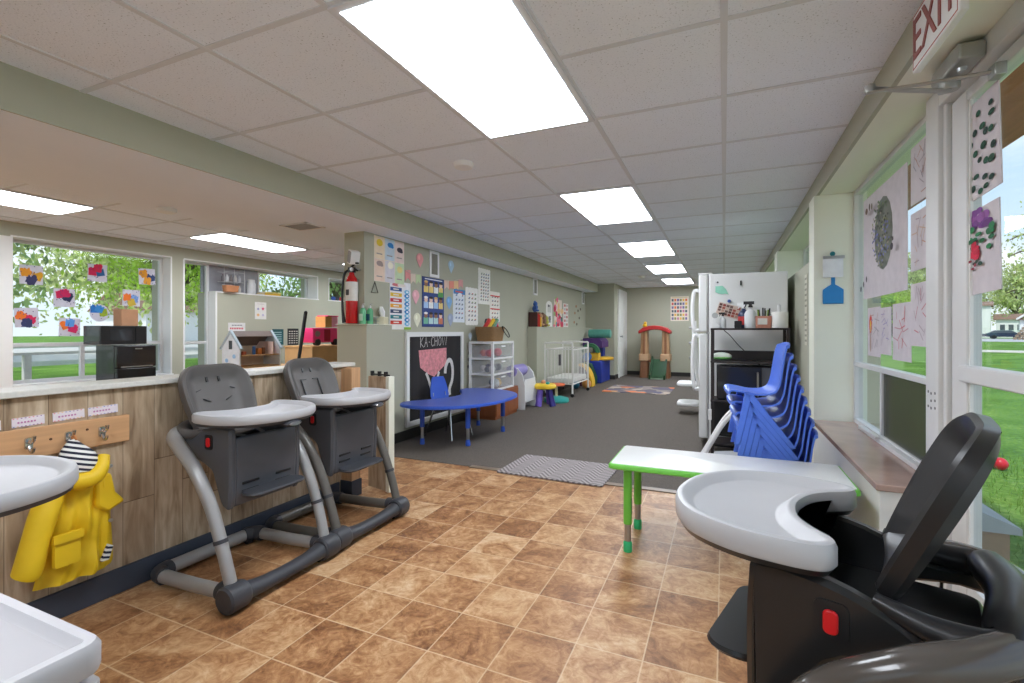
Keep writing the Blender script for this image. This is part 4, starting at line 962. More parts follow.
# ---------------------------------------------------------------- exit sign, door closer
t = thing('exit_sign', 'white exit sign with red letters over the entrance door', 'sign', (.599, 1.84, 2.06))
box(-.024, -.001, -.175, .175, -.095, .095).obj('housing', WHITEPL, t, bevel=.004)
b = box(-.0245, -.0235, -.168, .168, -.088, -.084); b.box(-.0245, -.0235, -.168, .168, .084, .088); b.box(-.0245, -.0235, -.168, -.164, -.084, .084); b.box(-.0245, -.0235, .164, .168, -.084, .084)
b.obj('border_line', cm((170, 90, 86)), t)
me = text_mesh('EXIT', .19, .0015); me.materials.append(mat('exit_red', (150, 84, 80), rough=.5))
o = bpy.data.objects.new('lettering', me); COL.objects.link(o); o.parent = t; o.location = (-.0255, 0, -.002); o.rotation_euler = (PI/2, 0, -PI/2); o.scale = (.88, 1.0, 1)
t = thing('door_closer', 'grey metal door closer above the entrance door', 'door closer', (.72, 2.16, 2.02))
CL = mat('satin_aluminium', (172, 172, 168), rough=.38, metal=.6, var=.08)
b = B(); b.prism([(-.12, -.02), (.10, -.02), (.12, -.005), (.12, .025), (.10, .04), (-.10, .04), (-.12, .03)], 'x', -.015, .055); b.obj('body', CL, t, bevel=.006)
B().lathe([(0, -.03), (.026, -.03), (.03, -.024), (.03, 0), (0, 0)], (.01, .03, -.03), 18, axis='z').obj('pinion_cap', CL, t)
for yy in (-.07, .095): B().lathe([(0, -.012), (.012, -.012), (.014, 0), (0, 0)], (.01, yy, -.03), 12, axis='z').obj('screw', STEEL, t)
b = B(); b.tube([(.01, .03, -.062), (-.11, .01, -.045), (-.23, -.007, -.022)], [.012, .012, .014], 8, flat=(.5, 1.2)); b.obj('main_arm', CL, t)
B().lathe([(0, -.015), (.016, -.015), (.018, 0), (.016, .012), (0, .012)], (-.23, -.007, -.022), 14).obj('elbow', CL, t)
b = B(); b.tube([(-.23, -.007, -.035), (-.08, -.075, -.065), (.075, -.145, -.09)], .009, 8, flat=(.6, 1.2)); b.obj('fore_arm', CL, t)
b = box(.055, .085, -.17, -.12, -.11, -.07); b.obj('bracket', CL, t, bevel=.003)
# ---------------------------------------------------------------- children's papers on the glass
WX = .817; PP = (206, 198, 203)
rd = random.Random(21)
def blobs(n, cols, u=(.1, .9), v=(.1, .9), r=(.02, .05), sd=1):
    q = random.Random(sd); return [('c', q.uniform(*u), q.uniform(*v), q.uniform(*r), q.uniform(*r)*.8, cols[q.randrange(len(cols))]) for _ in range(n)]
def wide(l): return [('c', s_[1], s_[2], s_[3]*1.7, s_[4]*.9, s_[5]) for s_ in l]
ov = [('c', .52, .56, .21, .33, (128, 132, 122))]
q = random.Random(2)
for _ in range(190):
    a, rr = q.random()*2*PI, math.sqrt(q.random())
    lo = (math.sin(a)*rr)
    ov.append(('c', .52+.19*rr*math.cos(a), .56+.30*rr*math.sin(a), .013, .011, q.choice([(92, 96, 88), (140, 148, 108), (168, 158, 140), (120, 126, 176) if lo < .3 else (112, 132, 100), (126, 126, 196) if lo < .2 else (92, 98, 84)])))
ov += [('c', .22, .84, .035, .03, (110, 84, 74)), ('c', .30, .86, .02, .035, (84, 70, 64)), ('c', .36, .85, .02, .03, (120, 110, 96)), ('c', .06, .10, .02, .03, (60, 54, 60)), ('c', .14, .14, .016, .03, (66, 58, 62)), ('c', .22, .18, .016, .03, (60, 54, 60)), ('c', .82, .38, .03, .03, (70, 64, 70)), ('c', .84, .44, .018, .018, (96, 90, 92))]
sheet('painting_sheet', 'largest window paper with a dark speckled oval painting', 'children\'s painting', 'papers on the bay window', '-x', (WX, 3.72, 1.31), .80, .62, PP, ov)
def pencil(sd, cols=((170, 160, 166), (186, 150, 140), (150, 146, 156))):
    q = random.Random(sd); out = []
    for _ in range(14):
        u, v, a, l = q.uniform(.2, .8), q.uniform(.12, .88), q.random()*PI, q.uniform(.08, .2)
        du, dv = math.cos(a)*l, math.sin(a)*l*.7; nu, nv = -math.sin(a)*.012, math.cos(a)*.010
        out.append(('p', [(u-du-nu, v-dv-nv), (u+du-nu, v+dv-nv), (u+du+nu, v+dv+nv), (u-du+nu, v-dv+nv)], q.choice(cols)))
    return out
sheet('colouring_page', 'pencil colouring page high on the window beside the door frame', 'colouring page', 'papers on the bay window', '-x', (WX, 2.87, 1.70), .225, .27, PP, pencil(1))
sheet('colouring_page', 'colouring page with tan scribbles at mid height beside the door frame', 'colouring page', 'papers on the bay window', '-x', (WX, 2.87, 1.39), .225, .27, PP, pencil(2, ((196, 150, 130), (170, 150, 160), (200, 170, 150))))
sheet('colouring_page', 'colouring page with red lines low beside the door frame', 'colouring page', 'papers on the bay window', '-x', (WX, 2.87, 1.04), .225, .29, PP, pencil(3, ((190, 120, 130), (176, 160, 168))))
sheet('colouring_page', 'low window paper with a red and yellow crayon figure', 'colouring page', 'papers on the bay window', '-x', (WX, 3.62, .96), .26, .29, PP, [('c', .25, .66, .12, .2, (206, 70, 62)), ('c', .25, .62, .06, .12, (226, 180, 70)), ('c', .24, .28, .07, .2, (176, 150, 140))] + pencil(4))
sheet('colouring_page', 'low window paper with faint violet drawing beside the crayon figure', 'colouring page', 'papers on the bay window', '-x', (WX, 3.36, .98), .19, .26, PP, pencil(5, ((160, 150, 186), (180, 160, 176))))
sheet('colouring_page', 'low window paper with a pink drawing between its neighbours', 'colouring page', 'papers on the bay window', '-x', (WX, 3.14, .96), .27, .29, PP, pencil(6, ((206, 120, 130), (190, 140, 150))))
DX = .823
sheet('painting_sheet', 'paper with dark green finger dots on the door glass', 'children\'s painting', 'papers on the door glass', '-x', (DX, 2.36, 1.57), .30, .345, PP, [('c', .15+.175*i+.05*math.sin(3*j+i), .08+.125*j+.04*math.sin(2*i+5*j), .062+.012*math.sin(i*j), .033+.006*math.cos(i+j), ((24, 70, 50), (20, 56, 46), (30, 84, 62))[(i+j) % 3]) for i in range(5) for j in range(7) if (i*3+j*2) % 7], tilt=.06)
fl = blobs(26, [(122, 62, 140), (150, 90, 160), (104, 50, 120)], (.05, .75), (.78, .97), (.05, .08), 8) + blobs(16, [(214, 34, 72), (196, 24, 60)], (.2, .5), (.42, .72), (.04, .06), 9) + blobs(14, [(34, 122, 72), (26, 100, 60)], (.25, .9), (.45, .8), (.03, .06), 10) + blobs(8, [(40, 70, 60), (140, 40, 60)], (.3, .6), (.28, .4), (.02, .035), 12)
sheet('painting_sheet', 'paper with purple, red and green finger paint on the door glass', 'children\'s painting', 'papers on the door glass', '-x', (DX, 2.35, 1.235), .285, .30, PP, wide(fl), tilt=.04)
tag(B().ball((0, 0, 0), .06, 16).obj('play_ball', mat('red_disc_standin', (210, 44, 52), rough=.3), loc=(2.42, 6.12, GZ+.06)), 'red ball standing in for a red button on the black high chair', 'ball')  # made-up ball in place of a red disc, likely the backrest button
# ---------------------------------------------------------------- half wall: coat rack, name tags, raincoat, gate
t = thing('coat_rack', 'pine board with three double coat hooks on the plank wall', 'coat rack', (-2.36, 0, 0))
rb = box(0.001, .02, .55, 1.252, .640, .752); rb.obj('board', PINE, t, bevel=.003)
def hook(y, z):
    b = B(); b.loft([[(.02, y+a, z+c) for a, c in rrect(-.013, .013, -.02, .024, .008, 3)], [(.025, y+a, z+c) for a, c in rrect(-.011, .011, -.018, .022, .008, 3)]])
    b.tube([(.024, y, z+.01), (.04, y, z+.006), (.055, y, z+.016), (.058, y, z+.032)], [.007, .006, .006, .007], 8, k=4)
    b.tube([(.024, y, z-.008), (.036, y, z-.026), (.048, y, z-.026), (.052, y, z-.012)], [.007, .006, .006, .007], 8, k=4)
    b.obj('hook', CHROME, t)
for y in (.70, .921, 1.04, 1.15): hook(y, .695)
for y, z in ((.985, .70), (1.10, .715)): B().lathe([(0, 0), (.005, 0), (.004, .003), (0, .003)], (.02, y, z), 10, axis='x').obj('screw', mat('dark_knot', (96, 60, 40)), t)
for k, (y, w, lab) in enumerate(((.758, .095, 'paper name tag cut by the picture edge above the coat rack'), (.882, .092, 'first whole paper name tag above the coat rack, above its end hook'), (.999, .10, 'paper name tag above the hook that holds the raincoat'), (1.112, .104, 'paper name tag above the empty end hook by the high chair'))):
    rd = random.Random(k); cc = [(226, 110, 120), (120, 140, 200), (240, 190, 100), (150, 100, 160)]
    dots = [('r', .02+.12*i, a, .07+.12*i, a+.08, cc[rd.randrange(4)]) for i in range(8) for a in (.03, .89)]
    sheet('name_tag', lab, 'name tag', 'name tags over the coat rack', '+x', (-2.36, y, .755+.003*k), w, .034, (232, 224, 230), dots + [('r', .15+.1*i, .4, .21+.1*i, .58, (190, 120, 170)) for i in range(6)], tilt=.03)
YEL = mat('yellow_raincoat', (232, 194, 34), rough=.5, var=.06, scale=6, bump=.25, bscale=14)
def stripe_mat():
    m, N, L, p = new_nodes('navy_striped_lining'); tc = N.new('ShaderNodeTexCoord'); sp = N.new('ShaderNodeSeparateXYZ'); L.new(tc.outputs['Object'], sp.inputs[0])
    f = math_node(N, L, 'FRACT', math_node(N, L, 'MULTIPLY', math_node(N, L, 'ADD', math_node(N, L, 'ADD', sp.outputs[2], 3.0), math_node(N, L, 'MULTIPLY', sp.outputs[1], .35)), 52.0))
    L.new(mixc(N, L, math_node(N, L, 'GREATER_THAN', f, .48), rgb((34, 36, 56)), rgb((232, 230, 226))), p.inputs['Base Color']); p.inputs['Roughness'].default_value = .9
    return m
STRIPE = stripe_mat()
t = thing('raincoat', 'yellow child raincoat with navy striped lining hanging on the middle hook', 'raincoat', (-2.325, 1.035, .695))
def cloth(rows, depth, fold, seed, n=30):
    """rows: (z, yl, yr) in world; flattened closed tube with vertical folds"""
    q = random.Random(seed); ph = [q.random()*6 for _ in range(4)]
    pts = catmull([(z, a, c) for z, a, c in rows], 4); b = B(); rings = []
    for z, yl, yr in pts:
        ring = []
        for j in range(n):
            s_ = j/(n-1); y = yl + (yr-yl)*s_
            w = (1-abs(2*s_-1)**3)
            x = .012 + depth*w + fold*w*(math.sin(17*s_+ph[0]+9*z) + .6*math.sin(31*s_+ph[1]-14*z) + .5*math.sin(40*z+ph[2]+6*s_))
            ring.append(V((x, y-1.04, z-.70)))
        for j in range(8):
            s_ = 1-(j+.5)/8; ring.append(V((.004, yl+(yr-yl)*s_-1.04, z-.70)))
        rings.append(ring)
    b.loft(rings); return b
b = cloth([(.585, 1.02, 1.105), (.565, .99, 1.13), (.53, .965, 1.165), (.45, .955, 1.172), (.36, .95, 1.172), (.26, .945, 1.178), (.185, .93, 1.18), (.165, .925, 1.175)], .045, .011, 3)
b.obj('body', YEL, t)
b = B(); b.tube([(.03, -.05, -.15), (.045, -.09, -.24), (.05, -.12, -.34), (.05, -.14, -.43), (.045, -.148, -.46)], [.042, .048, .046, .048, .046], 14, k=5, flat=(.75, 1)); b.obj('sleeve', YEL, t)
b = B(); b.prism([(.06, -.14), (.115, -.16), (.13, -.24), (.165, -.285), (.10, -.315), (.06, -.28)], 'x', .02, .06); b.obj('sleeve', YEL, t, bevel=.012)
b = B(); b.tube([(.02, .0, -.005), (.032, .0, -.045), (.045, .005, -.09), (.055, .0, -.13)], [.012, .045, .068, .062], 14, k=5, flat=(.7, 1)); b.obj('hood_lining', STRIPE, t)
b = B(); b.tube([(.045, -.055, -.10), (.075, -.03, -.145), (.085, .02, -.155), (.078, .06, -.13), (.06, .085, -.08)], [.022, .032, .034, .030, .02], 12, k=5); b.obj('hood', YEL, t)
b = B(); b.loft([[(.075, y, z) for y, z in rrect(-.085, .0, -.46, -.345, .012, 3)], [(.088, y, z) for y, z in inset(rrect(-.085, .0, -.46, -.345, .012, 3), .004)]]); b.box(.082, .098, -.088, .003, -.365, -.335); b.obj('pocket', YEL, t)
b = B(); b.prism([(.075, -.50), (.10, -.44), (.115, -.45), (.10, -.50)], 'x', .05, .066); b.obj('striped_hem', STRIPE, t)
for z in (-.13, -.19, -.27, -.35): B().lathe([(0, 0), (.008, 0), (.007, .004), (0, .005)], (.052, .112, z), 12, axis='x').obj('snap_button', STEEL, t)
B().tube([(.02, .0, 0), (.035, .0, .012), (.05, .0, -.002)], .004, 6, k=3).obj('hanging_loop', mat('tan_loop', (196, 130, 80)), t)
# gate at the end of the half wall
t = thing('half_door', 'plank half door with pale green edge beside the pine post', 'door', (-2.10, 2.70, 0), math.radians(-14))
box(-.20, -.005, -.02, .02, .02, .795).obj('panel', PLANK, t)
box(-.004, .032, -.024, .024, .015, .80).obj('edge_board', CREAM, t, bevel=.003)
b = box(-.19, .01, -.005, .005, .802, .812)
for x in (-.18, -.10, -.03): b.box(x-.008, x+.008, -.012, .012, .796, .83)
b.obj('latch_bar', BLACK, t, bevel=.002)

# ---------------------------------------------------------------- the room beyond: fridge, microwave, dollhouse, camper
GL = mat('gloss_black', (22, 22, 25), rough=.22, coat=.3, var=.05)
t = thing('mini_fridge', 'black two-door mini fridge under the microwave by the picture window', 'refrigerator', (-6.27, 3.32, 0))
box(-.20, .15, -.20, .20, .02, .95).obj('body', GL, t, bevel=.006)
for nm, z0, z1 in (('freezer_door', .705, .945), ('fridge_door', .03, .695)):
    d = box(.155, .205, -.20, .20, z0, z1).obj(nm, GL, t, bevel=.008)
    box(.20, .208, -.16, .16, z0+.002, z0+.014).obj('grip', STEEL, d)
box(.206, .209, -.02, .05, .905, .918).obj('badge', STEEL, t)
t = thing('microwave_oven', 'black microwave oven standing on the mini fridge', 'microwave', (-6.27, 3.23, .952))
box(-.18, .13, -.235, .22, .01, .215).obj('body', GL, t, bevel=.005)
d = box(.131, .15, -.235, .10, .012, .213).obj('door', BLACK, t, bevel=.003)
box(.15, .153, -.15, .06, .05, .18).obj('door_window', mat('dark_glass', (40, 42, 46)), d)
box(.131, .148, .105, .22, .012, .213).obj('control_panel', BLACK, t)
t = thing('cardboard_box', 'small brown cardboard box on top of the microwave', 'box', (-6.30, 3.33, 1.168))
box(-.08, .08, -.085, .085, 0, .19).obj('carton', mat('cardboard', (176, 132, 100), rough=.85), t, bevel=.003)
box(-.08, .081, -.012, .012, .189, .191).obj('tape', mat('packing_tape', (196, 164, 130), rough=.3), t)
spots = [(2.64, 1.70, [(226, 150, 40), (214, 160, 40), (60, 60, 100)], 'orange and gold handprint paper high on the picture window'),
 (3.225, 1.784, [(206, 34, 84), (40, 96, 150), (196, 30, 70)], 'crimson and blue handprint paper high on the picture window'),
 (3.756, 1.79, [(220, 150, 40), (50, 70, 120), (226, 160, 50)], 'gold and navy handprint paper by the window reveal'),
 (2.918, 1.475, [(206, 34, 84), (40, 44, 80), (196, 30, 90)], 'crimson and black handprint paper in the middle of the picture window'),
 (3.576, 1.516, [(236, 120, 40), (120, 160, 220), (200, 170, 60)], 'orange and sky blue handprint paper above the cardboard box'),
 (3.244, 1.32, [(40, 120, 200), (150, 170, 40), (60, 140, 210)], 'blue and olive round handprint paper left of the microwave'),
 (2.608, 1.246, [(236, 120, 40), (206, 34, 84), (50, 60, 100)], 'orange and crimson handprint paper low by the window frame'),
 (2.962, 1.155, [(236, 120, 40), (214, 40, 100), (90, 150, 220)], 'orange and pink handprint paper just above the slider')]
for k, (y, z, c, lab) in enumerate(spots):
    q = random.Random(k+3); sh = []
    for i in range(3):
        u, v = (.28, .68, .5)[i] + q.uniform(-.06, .06), (.62, .45, .2)[i] + q.uniform(-.1, .1)
        if i == 2: u, v = .5, .75 if k % 2 else .22
        for _ in range(7): sh.append(('c', u+q.uniform(-.16, .16), v+q.uniform(-.16, .16), q.uniform(.07, .14), q.uniform(.07, .14), c[i]))
        # blocky palm
        a = q.uniform(-.5, .5); co_, si = math.cos(a), math.sin(a)
        sh.append(('p', [(u+.21*(x*co_-w*si), v+.21*(x*si+w*co_)) for x, w in ((-1, -1), (1, -1), (1, 1), (.4, .6), (0, 1.1), (-.5, .6), (-1, 1))], c[i]))
    sh += [('c', q.random(), q.random(), .025, .025, (60, 64, 120)) for _ in range(14)]
    outl = ellipse(.5, .5, .5, .5, 18) if k == 5 else None
    sheet('handprint_paper', lab, 'children\'s painting', 'handprint papers on the picture window', '+x', (-6.655, y-.095, z-.10), .19, .20, (206, 204, 218), sh, tilt=q.uniform(-.06, .06), outline=outl)
PW = mat('birch_ply', (206, 168, 122), rough=.6, var=.1)
t = thing('play_table', 'low birch table carrying the dollhouse behind the half wall', 'table', (-5.15, 4.0, 0))
box(-.35, .35, -.34, .50, .67, .695).obj('table_top', PW, t, bevel=.004)
for x in (-.3, .3):
    for y in (-.29, .45): box(x-.025, x+.025, y-.025, y+.025, 0, .67).obj('leg', PW, t)
t = thing('dollhouse', 'wooden dollhouse with white gable and brown roof beyond the half wall', 'dollhouse', (-5.05, 4.03, .697)); t.scale = (.8, .8, .8)
DW = mat('dollhouse_white', (222, 228, 234), rough=.5); DRF = mat('dollhouse_roof', (120, 104, 98), rough=.6); DLB = mat('dollhouse_trim', (176, 190, 200), rough=.5)
gab = [(-.20, 0), (.16, 0), (.16, .30), (-.02, .51), (-.20, .30)]
for nm, y0, y1 in (('gable_wall', -.39, -.37), ('gable_wall', .27, .29)):
    g_ = B().prism(gab, 'y', y0, y1).obj(nm, DW, t)
    b = B(); b.prism([(-.24, .27), (-.02, .53), (.20, .27), (.18, .25), (-.02, .49), (-.22, .25)], 'y', y0-.012, y1+.004); b.obj('gable_trim', DLB, g_)
    if y0 < 0:
        box(-.05, .01, y0-.008, y0, .26, .38).obj('window', mat('doll_window', (70, 80, 84)), g_); 
        for zz, x in ((.1, -.10), (.16, .05)): B().prism(ellipse(x, zz, .03, .03, 10), 'y', y0-.006, y0).obj('flower', mat('pale_blue_print', (150, 190, 226)), g_)
b = B(); b.prism([(-.22, .28), (-.02, .515), (-.02, .495), (-.22, .26)], 'y', -.37, .27); b.obj('roof', DRF, t)
b = B(); b.prism([(-.02, .515), (.04, .44), (.035, .43), (-.02, .495)], 'y', -.37, .27); b.obj('roof_front', DRF, t)
box(-.20, -.185, -.37, .27, 0, .30).obj('back_wall', mat('doll_wallpaper', (214, 196, 176), rough=.7), t)
for z in (.0, .16): box(-.185, .15, -.37, .27, z, z+.014).obj('storey_floor', PW, t)
box(-.185, .15, .16, .175, .175, .36).obj('partition', mat('doll_pink_wall', (226, 196, 186)), t)
rd = random.Random(6)
for i, (y, c, w, h) in enumerate(((-.24, (176, 96, 70), .05, .05), (-.08, (70, 110, 170), .035, .12), (.0, (200, 120, 60), .06, .09), (.08, (110, 70, 50), .04, .10), (.215, (214, 80, 90), .04, .12))):
    tag(box(-w*.4, w*.4, -w*.4, w*.4, 0, h*.8).obj('doll_furniture', cm(c), loc=(-5.01, 4.03+y*.8, .8373), bevel=.006), ['brick red doll furniture on the upper floor of the dollhouse', 'blue doll figure block standing on the dollhouse floor', 'orange doll cabinet in the dollhouse', 'brown doll dresser in the dollhouse', 'pink doll furniture beside the dollhouse partition'][i], 'doll furniture', 'pieces in the dollhouse')
t = thing('storage_chest', 'tan wooden chest under the pink toy camper', 'chest', (-5.25, 5.35, 0))
TAN = mat('tan_laminate', (212, 164, 110), rough=.5, var=.06)
box(-.25, .25, -.52, .52, 0, .885).obj('body', TAN, t, bevel=.003); box(-.26, .27, -.53, .53, .886, .91).obj('lid', TAN, t, bevel=.004)
PINK = mat('hot_pink_plastic', (236, 60, 122), rough=.35, var=.03); PNK2 = mat('light_pink_plastic', (246, 170, 196), rough=.35)
t = thing('toy_camper', 'hot pink two-storey toy camper van on the tan chest', 'toy', (-5.15, 5.14, .912))
b = B(); b.prism([(-.24, .04), (.22, .04), (.24, .10), (.24, .24), (-.25, .24), (-.25, .06)], 'x', -.1, .1); b.obj('body', PINK, t, bevel=.01)
b = box(-.09, .09, -.02, .20, .25, .40); u_ = b.obj('upper_floor', mat('camper_tan_interior', (214, 160, 90)), t)
box(-.1, .1, .02, .22, .40, .415).obj('roof', PINK, u_); box(.05, .095, .10, .21, .25, .40).obj('pink_panel', PNK2, u_)
box(.10, .104, -.05, .06, .06, .22).obj('door', mat('camper_dark_door', (170, 24, 50)), t)
B().prism(ellipse(-.17, .16, .045, .04, 14), 'x', .1, .103).obj('window', mat('camper_window', (150, 120, 120)), t)
for y in (-.17, .16): B().lathe([(0, -.03), (.045, -.03), (.045, .03), (.02, .035), (0, .035)], (.085, y, .045), 16, axis='x').obj('wheel', BLACK, t)
t = thing('toy_jeep', 'pink toy jeep parked beside the toy camper', 'toy', (-5.15, 5.58, .912))
b = B(); b.prism([(-.16, .04), (.16, .04), (.17, .11), (.06, .12), (.04, .13), (-.12, .13), (-.16, .11)], 'x', -.075, .075); b.obj('body', mat('crimson_plastic', (206, 34, 74), rough=.35), t, bevel=.01)
b = B(); b.tube([(.06, -.06, .13), (.06, -.06, .22), (.06, .05, .22), (.06, .10, .13)], .007, 6); b.tube([(-.06, -.06, .13), (-.06, -.06, .22), (-.06, .05, .22)], .007, 6); b.obj('roll_bar', BLACK, t)
for y in (-.10, .11): B().lathe([(0, -.02), (.045, -.02), (.045, .02), (.02, .025), (0, .025)], (.07, y, .045), 16, axis='x').obj('wheel', BLACK, t)
b = B(); b.tube([(-4.7, 4.20, .06), (-4.7, 4.285, .52)], .012, 10); b.tube([(-4.7, 4.285, .52), (-4.7, 4.335, .79), (-4.7, 4.435, 1.325)], [.014, .02, .022], 12); b.ball((-4.7, 4.437, 1.335), .023, 10); b.lathe([(0, 0), (.10, 0), (.10, .02), (.02, .06), (0, .06)], (-4.7, 4.20, 0), 20)
tag(b.obj('floor_stand', BLACK), 'slim black stand leaning up between the dollhouse and the tan chest', 'stand')
# notes on the infill wall
sheet('wall_note', 'white note with pink star and flowers on the infill wall', 'note', 'notes on the infill wall', '+x', (-6.5, 5.16, 1.29), .20, .26, (232, 230, 226), [('p', [(.70 + (.16 if i % 2 == 0 else .07)*math.sin(PI*i/5), .62 + (.13 if i % 2 == 0 else .06)*math.cos(PI*i/5)) for i in range(10)], (220, 70, 120)), ('c', .28, .6, .1, .07, (170, 170, 200)), ('c', .28, .25, .12, .08, (240, 190, 130)), ('c', .70, .25, .1, .07, (196, 190, 214)), ('r', .2, .88, .8, .91, (200, 190, 190))])
sheet('name_sign', 'white sign with red lettering above the dollhouse', 'sign', 'notes on the infill wall', '+x', (-6.5, 4.73, 1.11), .27, .12, (228, 226, 224), [('r', .1+.1*i, .2, .17+.1*i, .42, (214, 90, 100)) for i in range(8)] + [('r', .2+.09*i, .62, .26+.09*i, .76, (120, 120, 124)) for i in range(7)])
sheet('teal_sign', 'dark teal sign with pale lettering on the infill wall', 'sign', 'notes on the infill wall', '+x', (-6.5, 5.47, .89), .21, .25, (38, 88, 92), [('r', .12+.03*(i % 2), .2+.14*i, .82, .26+.14*i, (150, 186, 186)) for i in range(5)])
sheet('black_sign', 'black sign with white lettering beside the teal sign', 'sign', 'notes on the infill wall', '+x', (-6.5, 5.76, .88), .22, .27, (34, 34, 36), [('r', .1+.22*j, .1+.14*i, .25+.22*j, .16+.14*i, (196, 190, 180)) for i in range(6) for j in range(4)])
sheet('wall_paper_note', 'narrow white paper on the infill wall behind the extinguisher', 'note', 'notes on the infill wall', '+x', (-6.5, 7.10, 1.36), .13, .26, (226, 226, 224), [('r', .2, .3, .8, .5, (90, 90, 96))])
sheet('wall_switch', 'small white switch plate low on the infill wall behind the camper', 'switch', None, '+x', (-6.5, 7.24, 1.12), .08, .10, (232, 232, 230), [('r', .4, .35, .6, .65, (200, 200, 198))])
# art supplies on the ledge
t = thing('craft_rack', 'wire rack of craft bottles on the high ledge by the grey panel', 'rack', (-6.61, 4.86, 1.669))
WIRE = mat('pale_wire', (196, 196, 198), rough=.4)
for z in (.0, .15, .29): 
    for x in (-.07, .07): B().tube([(x, -.16, z+.004), (x, .16, z+.004)], .004, 6).obj('rail', WIRE, t)
for y in (-.16, 0, .16): B().tube([(.07, y, .0), (.07, y, .36)], .004, 6).obj('upright', WIRE, t)
rd = random.Random(8)
for i in range(5):
    for z in (.155, .01):
        y = -.13 + .065*i; c = [(190, 190, 196), (120, 120, 126), (226, 226, 230), (150, 140, 140), (206, 200, 196)][(i + (z > .1)) % 5]
        tag(B().lathe([(0, 0), (.02, 0), (.022, .01), (.022, .07), (.012, .085), (.012, .105), (0, .105)], (0, 0, 0), 10).obj('craft_bottle', cm(c), loc=(-6.61, 4.86+y, 1.669+z)), 'small craft bottle standing in the wire rack on the high ledge', 'bottle', 'craft bottles in the wire rack')
tag(B().loft([ring3(rrect(-.05, .05, -.09, .09, .02, 3), 0), ring3(rrect(-.06, .06, -.10, .10, .02, 3), .09), ring3(rrect(-.052, .052, -.092, .092, .02, 3), .09), ring3(rrect(-.045, .045, -.085, .085, .02, 3), .01)]).obj('orange_basket', mat('terracotta_basket', (190, 130, 90), rough=.8, bump=.4), loc=(-6.49+.03, 4.74, 1.669)), 'orange-brown basket at the front of the craft rack', 'basket')
tag(B().lathe([(0, 0), (.055, 0), (.06, .02), (.06, .16), (.05, .18), (.05, .22), (0, .22)], (0, 0, 0), 18).obj('storage_jar', CLEAR, loc=(-6.60, 5.18, 1.669)), 'cloudy white storage jar on the high ledge', 'jar')
for i, (c, lab) in enumerate((((236, 190, 60), 'yellow book lying under the other on the high ledge'), ((226, 206, 120), 'pale yellow book lying on top on the high ledge'))):
    t = thing('book', lab, 'book', (-6.59, 5.48+.01*i, 1.669+.026*i)); box(-.09, .09, -.14, .14, .003, .022).obj('pages', cm((236, 230, 214)), t); b = box(-.093, .093, -.145, .145, 0, .003); b.box(-.093, .093, -.145, .145, .022, .025); b.box(.09, .093, -.145, .145, 0, .025); b.obj('cover', cm(c), t)
for i, (y, c, n_) in enumerate(((6.86, (60, 90, 170), 'blue'), (6.96, (70, 70, 80), 'dark grey'), (7.06, (206, 60, 60), 'red'), (7.16, (226, 220, 210), 'white'))):
    tag(B().ball((0, 0, .04), (.04, .045, .04), 12).obj('toy_figure', cm(c), loc=(-6.59, y, 1.669)), n_ + ' small toy on the sill of the small high window', 'toy', 'toys on the small window sill')

# ---------------------------------------------------------------- extinguisher, speaker, ledge things
RED = mat('extinguisher_red', (196, 28, 32), rough=.25, coat=.4, var=.03)
t = thing('fire_extinguisher', 'red fire extinguisher with white label on the end of the divider wall', 'fire extinguisher', (-3.055, 3.405, 1.178))
B().lathe([(0, 0), (.047, 0), (.052, .01), (.052, .36), (.045, .40), (.026, .43), (.02, .455), (0, .455)], (0, 0, 0), 26).obj('cylinder', RED, t)
B().lathe([(.0525, .20), (.0535, .205), (.0535, .365), (.0525, .37)], (0, 0, 0), 26).obj('label', cm((228, 226, 222)), t)
box(-.016, .016, -.0565, -.053, .25, .30).obj('label_print', cm((70, 70, 74)), t)
b = box(-.024, .024, -.024, .024, .455, .50); b.tube([(-.01, 0, .50), (.06, -.02, .535), (.10, -.03, .53)], .009, 8); b.tube([(-.01, 0, .48), (.05, -.02, .485), (.09, -.03, .465)], .008, 8); b.obj('valve_handle', BLACK, t)
B().tube([(-.02, 0, .48), (-.06, -.02, .45), (-.078, -.03, .33), (-.074, -.035, .15), (-.06, -.04, .06), (-.05, -.04, .005)], [.011, .011, .011, .011, .014, .018], 9, k=5).obj('hose', BLACK, t)
B().lathe([(0, 0), (.018, 0), (.018, -.012), (0, -.014)], (.03, -.026, .48), 12, axis='y').obj('gauge', STEEL, t)
b = box(-.02, .02, .05, .066, .28, .40); b.obj('wall_bracket', STEEL, t)
t = thing('wall_speaker', 'tilted grey wall speaker over the fire extinguisher', 'speaker', (-3.01, 3.395, 1.765))
M = Matrix.Rotation(-.5, 4, 'Z') @ Matrix.Rotation(.35, 4, 'Y')
b = B(); b.loft([[(x, -.05, z) for x, z in rrect(-.045, .045, -.06, .06, .012, 3)], [(x, .03, z) for x, z in rrect(-.042, .042, -.056, .056, .012, 3)]]); b.xf(M); b.obj('housing', WHITEPL, t)
b = B(); b.loft([[(x, -.053, z) for x, z in rrect(-.038, .038, -.052, .052, .01, 3)], [(x, -.049, z) for x, z in rrect(-.038, .038, -.052, .052, .01, 3)]]); b.xf(M); b.obj('grille', mat('speaker_grille', (150, 150, 152), rough=.7), t)
B().tube([(0, 0, -.06), (.0, .02, -.10), (0, .07, -.10)], .008, 8).obj('mount_bracket', STEEL, t)
LZ = 1.1725
